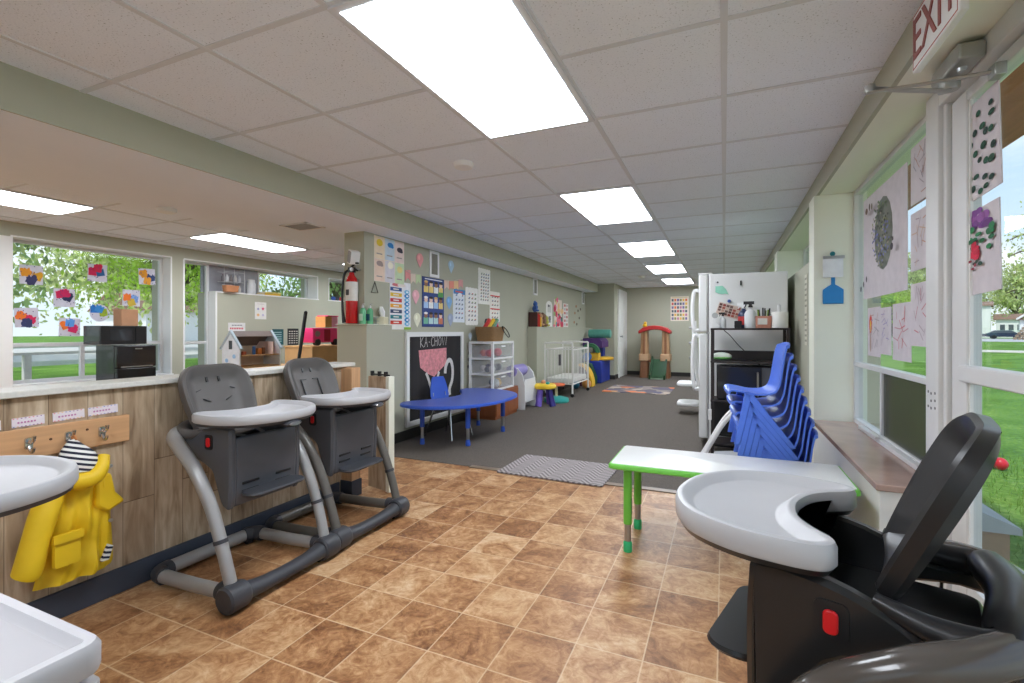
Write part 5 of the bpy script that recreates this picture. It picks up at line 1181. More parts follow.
for i, (x, y, lab) in enumerate(((-2.955, 3.435, 'green sanitizer bottle at the front of the ledge'), (-2.93, 3.50, 'clear-capped green sanitizer bottle beside the first on the ledge'))):
    t = thing('sanitizer_bottle', lab, 'bottle', (x, y, LZ), 0, 'sanitizer bottles on the ledge')
    B().lathe([(0, 0), (.026, 0), (.028, .006), (.028, .12), (.02, .138), (.011, .144), (0, .144)], (0, 0, 0), 16).obj('bottle', mat('green_gel', (108, 186, 140), rough=.15, var=.1), t)
    b = B(); b.cyl((0, 0, .144), (0, 0, .165), .011, n=12); b.tube([(0, 0, .165), (0, 0, .18), (.03, -.01, .178)], .004, 6); b.obj('pump', CLEAR, t)
    box(-.02, .02, -.030, -.0275, .03, .09).obj('label', cm((40, 80, 110) if i else (190, 226, 206)), t)
t = thing('wire_basket', 'small wire basket on the ledge behind the tissue box', 'basket', (-2.98, 3.63, LZ))
for z in (.003, .03, .06): B().tube([(x, y, z) for x, y in rrect(-.05, .05, -.05, .05, .01, 2)], .003, 6, closed=True).obj('wire_ring', STEEL, t)
for x, y in ((-.05, -.05), (.05, -.05), (.05, .05), (-.05, .05)): B().tube([(x, y, 0), (x, y, .06)], .003, 6).obj('wire_post', STEEL, t)
t = thing('tissue_box', 'striped cream tissue box with a tissue pulled up on the ledge', 'tissue box', (-2.945, 3.70, LZ), .35)
b = box(-.035, .035, -.075, .055, 0, .07); b.obj('carton', mat('cream_carton', (226, 220, 196), rough=.7), t, bevel=.003)
for k in range(5): box(.0352, .0358, -.065+.024*k, -.056+.024*k, .006, .064).obj('stripe', cm((206, 196, 150)), t)
b = B(); b.loft([ring3([(x*.018, -.01+y*.035) for x, y in ellipse(0, 0, 1, 1, 12)], .07), ring3([(x*.03, -.03+y*.05+.01*math.sin(5*x)) for x, y in ellipse(0, 0, 1, 1, 12)], .12), ring3([(x*.012, -.05+y*.03) for x, y in ellipse(0, 0, 1, 1, 12)], .165)]); b.obj('tissue', cm((240, 240, 240)), t)
# ---------------------------------------------------------------- posters on the divider wall (X = -2.97)
PX = -2.97; G = 'posters on the divider wall'
def P(name, label, cat, y0, y1, z0, z1, base, shapes=(), group=G, outline=None, tilt=0, X=PX):
    return sheet(name, label, cat, group, '+x', (X, y0, z0), y1-y0, z1-z0, base, shapes, outline=outline, tilt=tilt)
def scal(n=9, d=.025):
    """scalloped outline"""
    out = []
    for (ax, ay), (bx, by), k in (((0, 0), (1, 0), n//2), ((1, 0), (1, 1), n), ((1, 1), (0, 1), n//2), ((0, 1), (0, 0), n)):
        nx, ny = (by-ay), -(bx-ax)
        for i in range(k):
            for j in range(4):
                f = (i + j/4)/k; e = d*math.sin(PI*(j/4))
                out.append((ax+(bx-ax)*f + nx*e, ay+(by-ay)*f + ny*e*.6))
    return out
wth = []
cells = [(.17, .86, (236, 204, 60)), (.52, .86, (60, 140, 210)), (.84, .80, (70, 66, 82)), (.17, .40, (168, 150, 146)), (.52, .40, (250, 244, 226)), (.84, .34, (236, 224, 150))]
for i, c in enumerate([(246, 226, 200), (206, 222, 236), (238, 220, 214), (240, 214, 196), (220, 216, 224), (206, 226, 190)]):
    u, v = (i % 3)/3, .5 if i < 3 else 0; wth.append(('r', u+.01, v+.01, u+.323, v+.49, c))
for u, v, c in cells: wth.append(('c', u, v, .10, .06 if c[0] < 230 else .08, c))
for u, v, c in cells[1:4]: wth.append(('c', u+.05, v-.03, .06, .035, c))
for i in range(3):
    for v in (.60, .10): wth.append(('r', .07+.33*i, v, .25+.33*i, v+.025, (170, 160, 156)))
P('weather_chart', 'cream weather chart with yellow sun and blue cloud pictures', 'poster', 3.60, 4.06, 1.575, 2.0, (240, 228, 212), wth)
t = thing('triangle_hook', 'small bent wire triangle hanging under the weather chart', 'hook', (-2.962, 3.605, 1.465))
B().tube([(0, -.045, 0), (0, .045, 0), (0, 0, .10)], .005, 6, closed=True).obj('wire', mat('dark_wire', (110, 108, 100), rough=.4, metal=.5), t)
rb = [('c', .3, .93, .2, .035, (226, 130, 140)), ('c', .55, .93, .2, .035, (236, 226, 220)), ('r', 0, .0, .62, .14, (244, 240, 230))]
for i, c in enumerate([(60, 90, 150), (232, 196, 70), (206, 60, 64), (236, 170, 60), (66, 76, 110), (40, 130, 140), (214, 70, 50)]):
    v = .80 - .115*i; rb += [('r', .02, v, .56, v+.075, c), ('r', .16, v+.025, .42, v+.05, (236, 232, 226))]
for i in range(9): rb += [('c', .80, .80-.085*i, .13, .045, (56, 136, 200) if i % 2 else (120, 190, 226)), ('c', .82, .80-.085*i, .06, .02, (240, 246, 250))]
rb += [('r', .65, 0, 1, .05, (150, 190, 70))]
P('calendar_chart', 'tall day chart with rainbow bars and blue circles', 'poster', 3.83, 4.17, 1.125, 1.60, (236, 236, 240), rb)
fam = [('r', .02, .02, .98, .98, (58, 78, 140))]
q = random.Random(5); fc = [(190, 220, 220), (226, 170, 180), (236, 210, 130), (240, 240, 240), (120, 190, 160), (210, 130, 100), (170, 200, 236), (206, 180, 220)]
for r_ in range(3):
    for c_ in range(4):
        u, v = .06+.225*c_, .06+.315*r_; col = fc[q.randrange(8)]
        fam += [('r', u, v, u+.2, v+.13, col), ('c', u+.1, v+.17, .075, .055, (236, 206, 186) if q.random() < .6 else (150, 110, 90)), ('c', u+.1, v+.215, .085, .025, [(60, 50, 46), (220, 180, 110), (240, 240, 236)][q.randrange(3)])]
fam += [('r', .1, .95, .9, .97, (226, 230, 240)), ('r', .70, .62, .95, .72, (90, 160, 90))]
P('people_chart', 'navy poster filled with rows of little people', 'poster', 4.38, 4.82, 1.155, 1.70, (40, 58, 112), fam)
t = thing('wall_vent', 'white framed wall vent grille over the navy poster', 'air vent', (-2.97, 4.615, 1.855), 0, 'wall vent grilles')
def grille(t):
    b = box(0, .012, -.095, -.065, -.145, .145); b.box(0, .012, .065, .095, -.145, .145); b.box(0, .0119, -.065, .065, -.145, -.115); b.box(0, .0119, -.065, .065, .115, .145); b.obj('frame', WHITEPL, t)
    box(0, .003, -.065, .065, -.115, .115).obj('core', mat('vent_core', (120, 118, 106)), t)
    for k in range(6): box(.003, .008, -.058+.0232*k-.003, -.058+.0232*k+.003, -.115, .115).obj('louvre', mat('vent_louvre', (168, 166, 156)), t)
grille(t)
for y, x, lab in ((7.78, -2.97, 'white framed wall vent grille above the plush toys'), (10.85, -2.97, 'white framed wall vent grille by the far corner')):
    grille(thing('wall_vent', lab, 'air vent', (x, y, 1.87), 0, 'wall vent grilles'))
def alph(rows, cols, ink, hdr=None, seed=1, head=True):
    q = random.Random(seed); s = []
    for r_ in range(rows):
        for c_ in range(cols):
            u, v = .12+.76*(c_+.5)/cols, .06+.82*(r_+.5)/rows
            s += [('r', u-.2/cols, v-.01, u+.2/cols, v+.014, ink), ('c', u+.1/cols, v+.03, .09/cols*2, .012, [(206, 90, 80), (90, 130, 180), (120, 150, 90), (90, 86, 90)][q.randrange(4)])]
    if hdr: s += hdr
    return s
P('blue_topped_chart', 'white chart with a blue heading between navy and scalloped posters', 'poster', 5.03, 5.31, 1.215, 1.615, (226, 232, 240), alph(6, 3, (84, 100, 140), [('r', .0, .86, 1, 1, (70, 140, 200)), ('c', .55, .84, .2, .06, (236, 240, 244)), ('r', .15, .91, .8, .95, (226, 90, 80))], 3))
P('scalloped_chart', 'white scalloped number chart beside the blue-headed chart', 'poster', 5.34, 5.66, 1.19, 1.66, (240, 238, 234), alph(7, 3, (130, 126, 130), None, 4), outline=scal())
P('tall_chart', 'tall white picture chart hung highest, above the wicker basket', 'poster', 5.68, 6.03, 1.475, 1.945, (240, 238, 232), alph(9, 4, (96, 96, 96), None, 5), outline=scal(12, .02))
P('red_banded_chart', 'white chart with two red bands above the wicker basket', 'poster', 6.02, 6.34, 1.245, 1.66, (240, 236, 228), alph(6, 3, (70, 64, 64), [('r', .02, .84, .98, .88, (214, 70, 66)), ('r', .02, .40, .98, .44, (214, 70, 66))], 6), outline=scal(10, .02))
def balloon(y, z, c, lab, s=1.0):
    P('balloon_cutout', lab, 'paper cut-out', y-.07*s, y+.07*s, z-.09*s, z+.07*s, c, [('c', .38, .68, .14, .16, tuple(min(255, int(x*1.12)) for x in c))], 'paper balloons on the divider wall', outline=[(.5+.46*math.sin(a)*(1 if math.cos(a) > 0 else max(0, 1+math.cos(a))**.6), .60+(.38 if math.cos(a) > 0 else .58)*math.cos(a)) for a in [-2*PI*i/20 for i in range(20)]])
balloon(4.34, 1.87, (236, 164, 166), 'coral paper balloon beside the wall vent')
balloon(4.985, 1.88, (176, 204, 224), 'pale blue paper balloon highest past the wall vent')
balloon(4.265, 1.475, (236, 180, 190), 'pink paper balloon between day chart and navy poster')
balloon(4.94, 1.45, (130, 178, 222), 'bright blue paper balloon beside the blue-headed chart')
balloon(4.97, 1.25, (160, 172, 196), 'grey blue paper balloon low beside the blue-headed chart')
balloon(4.29, 1.235, (232, 230, 206), 'cream paper balloon above the chalkboard frame')
balloon(5.46, 1.045, (196, 212, 226), 'faint blue paper balloon beside the chalkboard corner', .7)
def pennants(label, y0, z0, dy, dz, cols):
    t = thing('pennant_banner', label, 'banner', (PX, y0, z0), 0, 'pennant banners')
    n = len(cols)
    for i, c in enumerate(cols):
        u = i*dy/n; z = dz[i]
        b = B(); b.prism([(u, z), (u+dy/n*.96, z+.008), (u+dy/n*.96, z-.10), (u+dy/n*.48, z-.075), (u, z-.11)], 'x', .001, .004); b.obj('pennant', cm(c), t)
    B().tube([(.006, i*dy/n, dz[min(i, n-1)]) for i in range(n+1)], .003, 5).obj('string', cm((200, 190, 180)), t)
pennants('pink and green pennant banner between day chart and navy poster', 4.08, 1.73, .28, (.0, -.025, -.02), [(226, 150, 150), (222, 206, 190), (196, 214, 170)])
pennants('pink and orange pennant banner above the blue-headed chart', 4.83, 1.72, .44, (-.02, -.02, -.01, .02), [(226, 196, 180), (232, 150, 130), (236, 200, 150), (222, 160, 160)])
# chalkboard
t = thing('chalkboard', 'framed black chalkboard with a pink chalk drawing behind the blue table', 'chalkboard', (-2.969, 4.655, .13))
ch = .97
b = box(0, .03, -.585, -.535, 0, ch); b.box(0, .03, .535, .585, 0, ch); b.box(.001, .029, -.535, .535, 0, .05); b.box(.001, .029, -.535, .535, ch-.05, ch); b.obj('frame', WHITEP, t, bevel=.003)
bd = box(0, .012, -.536, .536, .045, ch-.045).obj('board', mat('chalkboard_black', (46, 44, 44), rough=.85, var=.25, scale=3, stretch=(1, 3, .3)), t)
CHK = mat('white_chalk', (214, 210, 206), rough=.9, var=.15, scale=60); PCH = mat('pink_chalk', (222, 146, 150), rough=.9, var=.22, scale=30)
def stroke(name, pts, r, m, k=0):
    b = B(); b.tube([(.0135, y-4.655, z-.13) for y, z in pts], r, 6, k=k, flat=(.25, 1) if False else (1, 1)); b.xf(Matrix.Translation((.0135, 0, 0)) @ Matrix.Diagonal((.12, 1, 1, 1)) @ Matrix.Translation((-.0135, 0, 0))); return b.obj(name, m, t)
L0, LT, LB = 4.335, 1.045, .935
W6 = .085
glyphs = [[(0, 0), (0, 1), None, (.8, 1), (0, .45), (.9, 0)], [(0, 0), (.45, 1), (.9, 0), None, (.2, .4), (.7, .4)], [(.2, .45), (.7, .45)], [(.9, .85), (.5, 1), (.1, .6), (.15, .2), (.5, 0), (.9, .15)], [(0, 0), (0, 1), None, (.8, 0), (.8, 1), None, (0, .5), (.8, .5)], [(.45, 1), (.05, .6), (.1, .15), (.45, 0), (.85, .2), (.9, .7), (.45, 1)], [(0, 1), (.25, 0), (.5, .8), (.75, 0), (1, 1)]]
x0 = L0
for gi, gph in enumerate(glyphs):
    w = .035 if gi == 2 else (.105 if gi == 6 else .062)
    segs = [[]]
    for p in gph:
        if p is None: segs.append([])
        else: segs[-1].append((x0 + w*p[0], LB + (LT-LB)*p[1] + .002*gi))
    b = B()
    for sg in segs: b.tube([(.0135, y-4.655, z-.13) for y, z in sg], .0038, 6)
    b.xf(Matrix.Translation((.0135, 0, 0)) @ Matrix.Diagonal((.2, 1, 1, 1)) @ Matrix.Translation((-.0135, 0, 0)))
    b.obj('chalk_letter', CHK, t)
    x0 += w + .014
b = B(); b.prism([(y-4.655, z-.13) for y, z in [(4.30, .905), (4.86, .915), (4.86, .735), (4.72, .665), (4.60, .60), (4.47, .645), (4.33, .72)]], 'x', .0125, .0135); b.obj('pink_drawing', PCH, t)
stroke('chalk_line', [(4.44, .655), (4.49, .58), (4.54, .47)], .02, CHK); stroke('chalk_line', [(4.70, .65), (4.665, .58), (4.63, .50)], .02, CHK)
stroke('chalk_hook', [(4.83, .62), (4.845, .70), (4.90, .765), (4.965, .75), (5.0, .65), (4.985, .53), (4.93, .44), (4.93, .36)], .03, CHK, 5)
# small decals on the wall by the drawers
t = thing('twig_decal', 'dark twig sticker on the wall beside the drawer tower', 'decal', (PX, 5.42, .62)); 
b = B(); b.tube([(.004, 0, 0), (.004, .01, .12), (.004, .03, .25)], .004, 5); b.obj('stem', cm((84, 84, 74)), t)
for y, z in ((-.02, .04), (.035, .08), (-.015, .13), (.05, .17), (.0, .21)): B().prism(ellipse(y, z, .016, .024, 8), 'x', .002, .005).obj('leaf', cm((84, 84, 74)), t)
# the far ledge: plush toys, books and posters
P('arched_chart', 'white arched chart nearest the plush toys on the far ledge', 'poster', 8.34, 8.68, 1.19, 1.67, (236, 234, 230), alph(4, 1, (150, 150, 150), [('r', .2, .55, .8, .85, (206, 206, 200)), ('c', .55, .3, .2, .1, (120, 120, 124)), ('c', .4, .8, .14, .05, (90, 90, 96))], 11), outline=[(0, 0), (1, 0), (1, .85), (.85, .95), (.5, 1), (.15, .95), (0, .85)])
q = random.Random(14); cf = [('c', q.random(), q.random(), q.uniform(.08, .22), q.uniform(.05, .12), q.choice([(214, 60, 90), (80, 170, 170), (236, 120, 150), (150, 190, 120), (236, 200, 150), (90, 90, 80)])) for _ in range(34)]
P('collage_poster', 'colourful pink and teal collage poster on the far wall stretch', 'poster', 8.80, 9.27, 1.18, 1.72, (236, 220, 210), cf)
P('red_white_chart', 'narrow white chart with red squares past the collage poster', 'poster', 9.37, 9.70, 1.19, 1.67, (238, 228, 224), [('r', .12+.42*i, .06+.16*j, .46+.42*i, .16+.16*j, (206, 130, 126) if (i+j) % 2 else (196, 196, 196)) for i in range(2) for j in range(6)])
t = thing('word_decals', 'faint branch and word stickers on the far wall above the crib', 'decal', (-2.80, 10.35, .90))
for k in range(3): b = B(); b.prism([(-.30, .0-.10*k), (.25, .02-.10*k), (.25, .04-.10*k), (-.30, .025-.10*k)], 'x', .001, .003); b.obj('word', cm((110, 108, 98)), t)
t = thing('branch_decal', 'dark flowering branch sticker high on the far wall', 'decal', (PX, 10.35, 1.2))
for k, (y, z) in enumerate(((-.2, .1), (0, .06), (.2, .2), (-.15, .3), (.1, .36), (.3, .4), (-.05, .45))): B().prism(ellipse(y, z, .05, .03, 9), 'x', .001, .003).obj('leaf', cm((104, 96, 84) if k % 3 else (170, 120, 90)), t)
q = random.Random(3); grid_ = [('r', .06+.15*i, .05+.15*j, .17+.15*i, .15+.15*j, q.choice([(226, 120, 70), (120, 110, 160), (206, 90, 90), (150, 150, 90), (90, 100, 110), (236, 190, 90), (196, 130, 160)])) for i in range(6) for j in range(6)] + [('r', .06, .945, .94, .965, (206, 196, 120))]
sheet('picture_chart', 'square picture chart of bright boxes on the back wall', 'poster', None, '-y', (-1.205, 12.5, 1.355), .42, .60, (238, 226, 214), grid_)
RG = 'toys and books on the far ledge'
LZ2 = 1.181
for i, (y, h, c, n_) in enumerate(((7.47, .24, (70, 40, 36), 'dark brown'), (7.53, .22, (196, 40, 30), 'red'), (7.59, .20, (214, 50, 30), 'scarlet'), (7.66, .16, (236, 196, 60), 'yellow'))):
    t = thing('board_book', n_ + ' board book standing on the far ledge', 'book', (-2.885, y, LZ2), .15, RG)
    box(-.065, .068, -.016, .016, .003, h-.004).obj('pages', cm((236, 228, 210)), t); b = box(-.07, .07, -.02, -.016, 0, h); b.box(-.07, .07, .016, .02, 0, h); b.box(.068, .072, -.02, .02, 0, h); b.obj('cover', cm(c), t)
def plush(lab, y, z, c, c2, s=1.0):
    t = thing('plush_toy', lab, 'plush toy', (-2.885, y, z), .2, RG)
    f = mat('plush_%02x%02x%02x' % c, c, rough=.95, bump=.5, bscale=90)
    bd_ = B(); bd_.ball((0, 0, .06*s), (.05*s, .055*s, .062*s), 12); bd_.ball((.01*s, 0, .15*s), (.042*s, .045*s, .045*s), 12); bd_.obj('body', f, t)
    for sg in (-1, 1):
        B().ball((.0, .035*sg*s, .19*s), .018*s, 10).obj('ear', cm(c2), t); B().ball((.04*s, .045*sg*s, .03*s), (.035*s, .02*s, .02*s), 10).obj('leg', f, t); B().ball((.03*s, .06*sg*s, .09*s), (.02*s, .02*s, .035*s), 10).obj('arm', f, t)
plush('blue plush toy sitting on top of the books on the far ledge', 7.55, LZ2+.245, (70, 104, 170), (90, 120, 180), .9)
plush('tan plush bear on the far ledge beside the books', 7.76, LZ2, (190, 150, 116), (150, 110, 84), 1.2)
plush('yellow green plush toy at the end of the row on the far ledge', 8.08, LZ2, (186, 186, 90), (150, 160, 80), 1.0)
plush('brown plush toy between the bear and the yellow green toy', 7.93, LZ2+.0, (140, 110, 90), (110, 84, 70), 1.2)
# ---------------------------------------------------------------- things on the carpet
CP = .005
def mat_pattern(name, kind):
    m, N, L, p = new_nodes(name); tc = N.new('ShaderNodeTexCoord'); sp = N.new('ShaderNodeSeparateXYZ'); L.new(tc.outputs['Object'], sp.inputs[0])
    if kind == 'chevron':
        a = math_node(N, L, 'ABSOLUTE', math_node(N, L, 'SUBTRACT', math_node(N, L, 'FRACT', math_node(N, L, 'MULTIPLY', math_node(N, L, 'ADD', sp.outputs[0], 5.0), 6.0)), .5))
        v = math_node(N, L, 'FRACT', math_node(N, L, 'ADD', math_node(N, L, 'MULTIPLY', math_node(N, L, 'ADD', sp.outputs[1], 5.0), 20.0), math_node(N, L, 'MULTIPLY', a, 4.0)))
        nz = N.new('ShaderNodeTexNoise'); nz.inputs['Scale'].default_value = 140; L.new(tc.outputs['Object'], nz.inputs['Vector'])
        f = math_node(N, L, 'ADD', math_node(N, L, 'MULTIPLY', math_node(N, L, 'GREATER_THAN', v, .5), .6), math_node(N, L, 'MULTIPLY', nz.outputs['Fac'], .4))
        r = ramp(N, [(.2, (120, 112, 112)), (.75, (168, 160, 160))]); L.new(f, r.inputs['Fac'])
    else:
        vr = N.new('ShaderNodeTexVoronoi'); vr.inputs['Scale'].default_value = 5.0; L.new(tc.outputs['Object'], vr.inputs['Vector'])
        s2 = N.new('ShaderNodeSeparateColor'); L.new(vr.outputs['Color'], s2.inputs[0])
        r = ramp(N, [(0, (112, 104, 110)), (.3, (150, 140, 136)), (.5, (226, 130, 84)), (.62, (196, 180, 164)), (.78, (100, 96, 120)), (.95, (206, 150, 100))]); r.color_ramp.interpolation = 'CONSTANT'; L.new(s2.outputs[0], r.inputs['Fac'])
    L.new(r.outputs['Color'], p.inputs['Base Color']); p.inputs['Roughness'].default_value = .95
    return m
tag(B().loft([ring3(rrect(-.42, .42, -.29, .29, .01, 2), 0), ring3(rrect(-.42, .42, -.29, .29, .01, 2), .009), ring3(rrect(-.413, .413, -.283, .283, .01, 2), .011)]).obj('floor_mat', mat_pattern('grey_chevron_weave', 'chevron'), loc=(-1.20, 3.70, .005), rot=(0, 0, -.03)), 'grey chevron floor mat where carpet meets tile', 'mat')
tag(B().loft([ring3(rrect(-.585, .585, -.57, .57, .02, 2), 0), ring3(rrect(-.585, .585, -.57, .57, .02, 2), .008)]).obj('play_rug', mat_pattern('orange_grey_play_rug', 'vor'), loc=(-1.46, 9.33, .005)), 'orange and grey patterned play rug in front of the climber', 'rug')
# blue kidney table
BT = mat('royal_blue_laminate', (78, 98, 178), rough=.35, var=.03); BR = mat('royal_blue_plastic', (58, 96, 200), rough=.35, var=.03)
t = thing('kidney_table', 'blue half-moon activity table on short adjustable legs', 'table', (-2.40, 4.55, CP))
kp = [(-.46, -.66), (-.36, -.80), (-.10, -.83), (.20, -.66), (.36, -.30), (.38, .05), (.31, .38), (.08, .59), (-.20, .67), (-.42, .60), (-.46, .46), (-.37, .32), (-.26, .14), (-.21, -.04), (-.24, -.26), (-.36, -.46)]
kp = [(p.x, p.y) for p in catmull([(x, y, 0) for x, y in kp], 4, True)]
b = B(); b.loft([ring3(inset(kp, .015), .385), ring3(kp, .390), ring3(kp, .410), ring3(inset(kp, .008), .416)]); b.obj('edge_band', BR, t)
b = B(); b.loft([ring3(inset(kp, .01), .408), ring3(inset(kp, .01), .4185)]); b.obj('table_top', BT, t)
for x, y in ((-.30, -.56), (.14, -.44), (.17, .30), (-.24, .50)):
    l = B().cyl((x, y, .39), (x, y, .17), .024, n=16).obj('leg', BR, t)
    B().cyl((x, y, .18), (x, y, .05), .016, n=14).obj('leg_extension', STEEL, l)
    B().lathe([(0, 0), (.022, 0), (.024, .008), (.022, .035), (.017, .06), (0, .06)], (x, y, 0), 14).obj('foot_cap', BR, l)
t = thing('school_chair', 'small blue school chair with chrome legs at the blue table', 'chair', (-2.66, 4.42, CP), math.radians(-12))
b = B(); rows = [(.17, .315, .14), (.15, .325, .15), (.05, .315, .155), (-.08, .31, .15), (-.125, .335, .145)]
b.loft([[(x, -w, z-.006), (x, -w*.5, z-.014), (x, w*.5, z-.014), (x, w, z-.006), (x, w, z+.004), (x, w*.5, z-.004), (x, -w*.5, z-.004), (x, -w, z+.004)] for x, z, w in rows]); b.obj('seat', BR, t)
b = B(); rows = [(-.12, .37, .12), (-.13, .42, .135), (-.145, .50, .125), (-.155, .58, .10), (-.16, .615, .08)]
b.loft([[(x-.005+.0, -w, z), (x-.016, -w*.4, z), (x-.016, w*.4, z), (x-.005, w, z), (x+.005, w, z), (x-.006, w*.4, z), (x-.006, -w*.4, z), (x+.005, -w, z)] for x, z, w in rows]); b.obj('backrest', BR, t)
for sg in (-1, 1):
    B().tube([(.13, .12*sg, .31), (.19, .16*sg, 0)], .009, 8).obj('leg', CHROME, t); B().tube([(-.09, .12*sg, .31), (-.19, .16*sg, 0)], .009, 8).obj('leg', CHROME, t)
    B().tube([(-.06, .11*sg, .305), (-.12, .10*sg, .33), (-.14, .09*sg, .45)], .008, 8, k=3).obj('back_support', CHROME, t)
# cabinet, drawer tower, basket
t = thing('cabinet', 'low brown wooden cabinet beneath the clear drawer tower', 'cabinet', (-2.77, 5.76, CP))
box(-.185, .185, -.35, .35, .04, .345).obj('body', OAKBROWN, t, bevel=.003); box(-.19, .19, -.355, .355, .345, .36).obj('top', OAKBROWN, t, bevel=.003); box(-.18, .175, -.34, .34, 0, .04).obj('plinth', OAKBROWN, t)
for y0, y1 in ((-.345, -.003), (.003, .345)): d = box(.186, .196, y0, y1, .045, .34).obj('door', OAKBROWN, t, bevel=.003); B().ball((.205, -.02 if y0 < 0 else .02, .22), .01, 10).obj('knob', STEEL, d)
def clear_mat(name, c, a):
    m, N, L, p = new_nodes(name); p.inputs['Base Color'].default_value = rgb(c); p.inputs['Roughness'].default_value = .3; p.inputs['Alpha'].default_value = a; return m
CLR = clear_mat('smoky_clear_plastic', (214, 216, 222), .16)
t = thing('drawer_tower', 'white framed tower of clear plastic drawers under the wicker basket', 'drawers', (-2.755, 5.66, .366))
DTX, DTY = .155, .305
b = B()
for sx in (-1, 1):
    for sy in (-1, 1): b.box(sx*DTX-.014, sx*DTX+.014, sy*DTY-.014, sy*DTY+.014, 0, .60)
fr_ = b
for z in (0, .195, .39, .585):
    fr_.box(-DTX+.014, DTX-.014, -DTY-.012, -DTY+.012, z, z+.02); fr_.box(-DTX+.014, DTX-.014, DTY-.012, DTY+.012, z, z+.02); fr_.box(-DTX-.012, -DTX+.012, -DTY+.014, DTY-.014, z, z+.02); fr_.box(DTX-.012, DTX+.012, -DTY+.014, DTY-.014, z, z+.02)
fr_.obj('frame', WHITEPL, t)
box(-DTX-.014, DTX+.014, -DTY-.014, DTY+.014, .60, .612).obj('top', WHITEPL, t, bevel=.004)
rd = random.Random(12); pal = [(206, 60, 70), (236, 110, 90), (226, 120, 150), (90, 90, 100), (206, 206, 206), (60, 70, 90), (226, 190, 120)]
for k in range(3):
    z0 = .022+.195*k; d = B()
    d.box(-.138, -.133, -.285, .285, z0, z0+.15); d.box(.146, .152, -.288, .288, z0, z0+.165); d.box(-.133, .146, -.288, -.283, z0, z0+.15); d.box(-.133, .146, .283, .288, z0, z0+.15); d.box(-.133, .146, -.283, .283, z0, z0+.004)
    d = d.obj('drawer', CLR, t); box(.152, .168, -.05, .05, z0+.13, z0+.145).obj('handle', WHITEPL, d)
    for i in range(7):
        x, y, r = rd.uniform(-.09, .09), rd.uniform(-.22, .22), rd.uniform(.035, .055)
        tag(B().ball((0, 0, 0), (r, r*1.2, r), 10).obj('toy_block', cm(pal[(rd.randrange(3) if k == 2 else 3+rd.randrange(4))]), loc=(-2.755+x, 5.66+y, .366+z0+.006+r)), ['dull grey toy seen through the bottom clear drawer', 'pale toy seen through the middle clear drawer', 'red or coral toy seen through the top clear drawer'][k], 'toy', ['toys in the bottom clear drawer', 'toys in the middle clear drawer', 'toys in the top clear drawer'][k])
def wicker():
    m, N, L, p = new_nodes('wicker'); tc = N.new('ShaderNodeTexCoord'); w = N.new('ShaderNodeTexWave'); w.bands_direction = 'Z'; w.inputs['Scale'].default_value = 40; w.inputs['Distortion'].default_value = 3; w.inputs['Detail Scale'].default_value = 6; L.new(tc.outputs['Object'], w.inputs['Vector'])
    r = ramp(N, [(.1, (120, 84, 50)), (.8, (198, 154, 102))]); L.new(w.outputs['Fac'], r.inputs['Fac']); L.new(r.outputs['Color'], p.inputs['Base Color']); p.inputs['Roughness'].default_value = .8
    b = N.new('ShaderNodeBump'); b.inputs['Strength'].default_value = .8; b.inputs['Distance'].default_value = .01; L.new(w.outputs['Fac'], b.inputs['Height']); L.new(b.outputs['Normal'], p.inputs['Normal']); return m
t = thing('wicker_basket', 'brown wicker basket of toys on top of the clear drawer tower', 'basket', (-2.765, 5.62, .979))
oo = rrect(-.12, .12, -.16, .16, .05, 5); o2 = rrect(-.14, .14, -.195, .195, .06, 5)
b = B(); b.loft([ring3(oo, 0), ring3(o2, .17), ring3(o2, .185), ring3(inset(o2, .014), .185), ring3(inset(o2, .016), .16), ring3(inset(oo, .014), .02)]); b.obj('basket_body', wicker(), t)
for i, (x, y, c, n_) in enumerate(((-.05, -.15, (206, 60, 60), 'red'), (-.02, -.08, (236, 190, 60), 'yellow'), (.03, -.02, (90, 130, 90), 'green'), (.05, .05, (60, 150, 170), 'teal'), (.02, .12, (40, 48, 84), 'navy'), (.09, .15, (200, 50, 60), 'crimson'), (.0, .0, (60, 60, 70), 'charcoal'))):
    b = B(); a = .6*i; b.tube([(0, 0, 0), (.05*math.cos(a), .05*math.sin(a)+.03, .09), (.06*math.cos(a), .07*math.sin(a)+.07, .14)], .026, 8, k=4); tag(b.obj('toy_bar', mat('toy_%s' % n_, c, rough=.4), loc=(-2.765+x*.8, 5.60+y*.75, 1.115)), n_ + ' toy sticking out of the wicker basket', 'toy', 'toys heaped in the wicker basket')
b = B(); b.tube([(-2.62, 5.68, 1.17), (-2.60, 5.76, 1.13), (-2.595, 5.85, 1.05), (-2.60, 5.82, 1.03), (-2.61, 5.72, 1.10)], .006, 6, k=4, closed=True); tag(b.obj('hanger_loop', BLACK), 'black wire loop dangling over the wicker basket rim', 'loop')
# sling bookcase with purple roll
t = thing('book_display', 'white rounded book display with a purple cushion roll on top', 'bookcase', (-2.74, 6.50, CP))
sp_ = [(-.22, 0), (.19, 0), (.19, .34), (.15, .50), (.08, .58), (-.02, .60), (-.12, .585), (-.22, .55)]
for y in (-.22, .20): B().prism([(p.x, p.z) for p in [V((x, 0, z)) for x, z in sp_]], 'y', y, y+.02).obj('side_panel', WHITEPL, t, bevel=.003)
box(-.21, .16, -.2, .2, .16, .18).obj('shelf', WHITEPL, t); box(-.21, -.19, -.2, .2, .02, .54).obj('back_panel', WHITEPL, t); box(.165, .185, -.2, .2, .10, .42).obj('front_panel', WHITEPL, t)
b = B(); b.tube([(-.01, -.245, .535), (-.01, .19, .535)], .085, 18); b.obj('purple_roll', mat('lavender_vinyl', (150, 140, 204), rough=.4), t, bevel=.012)
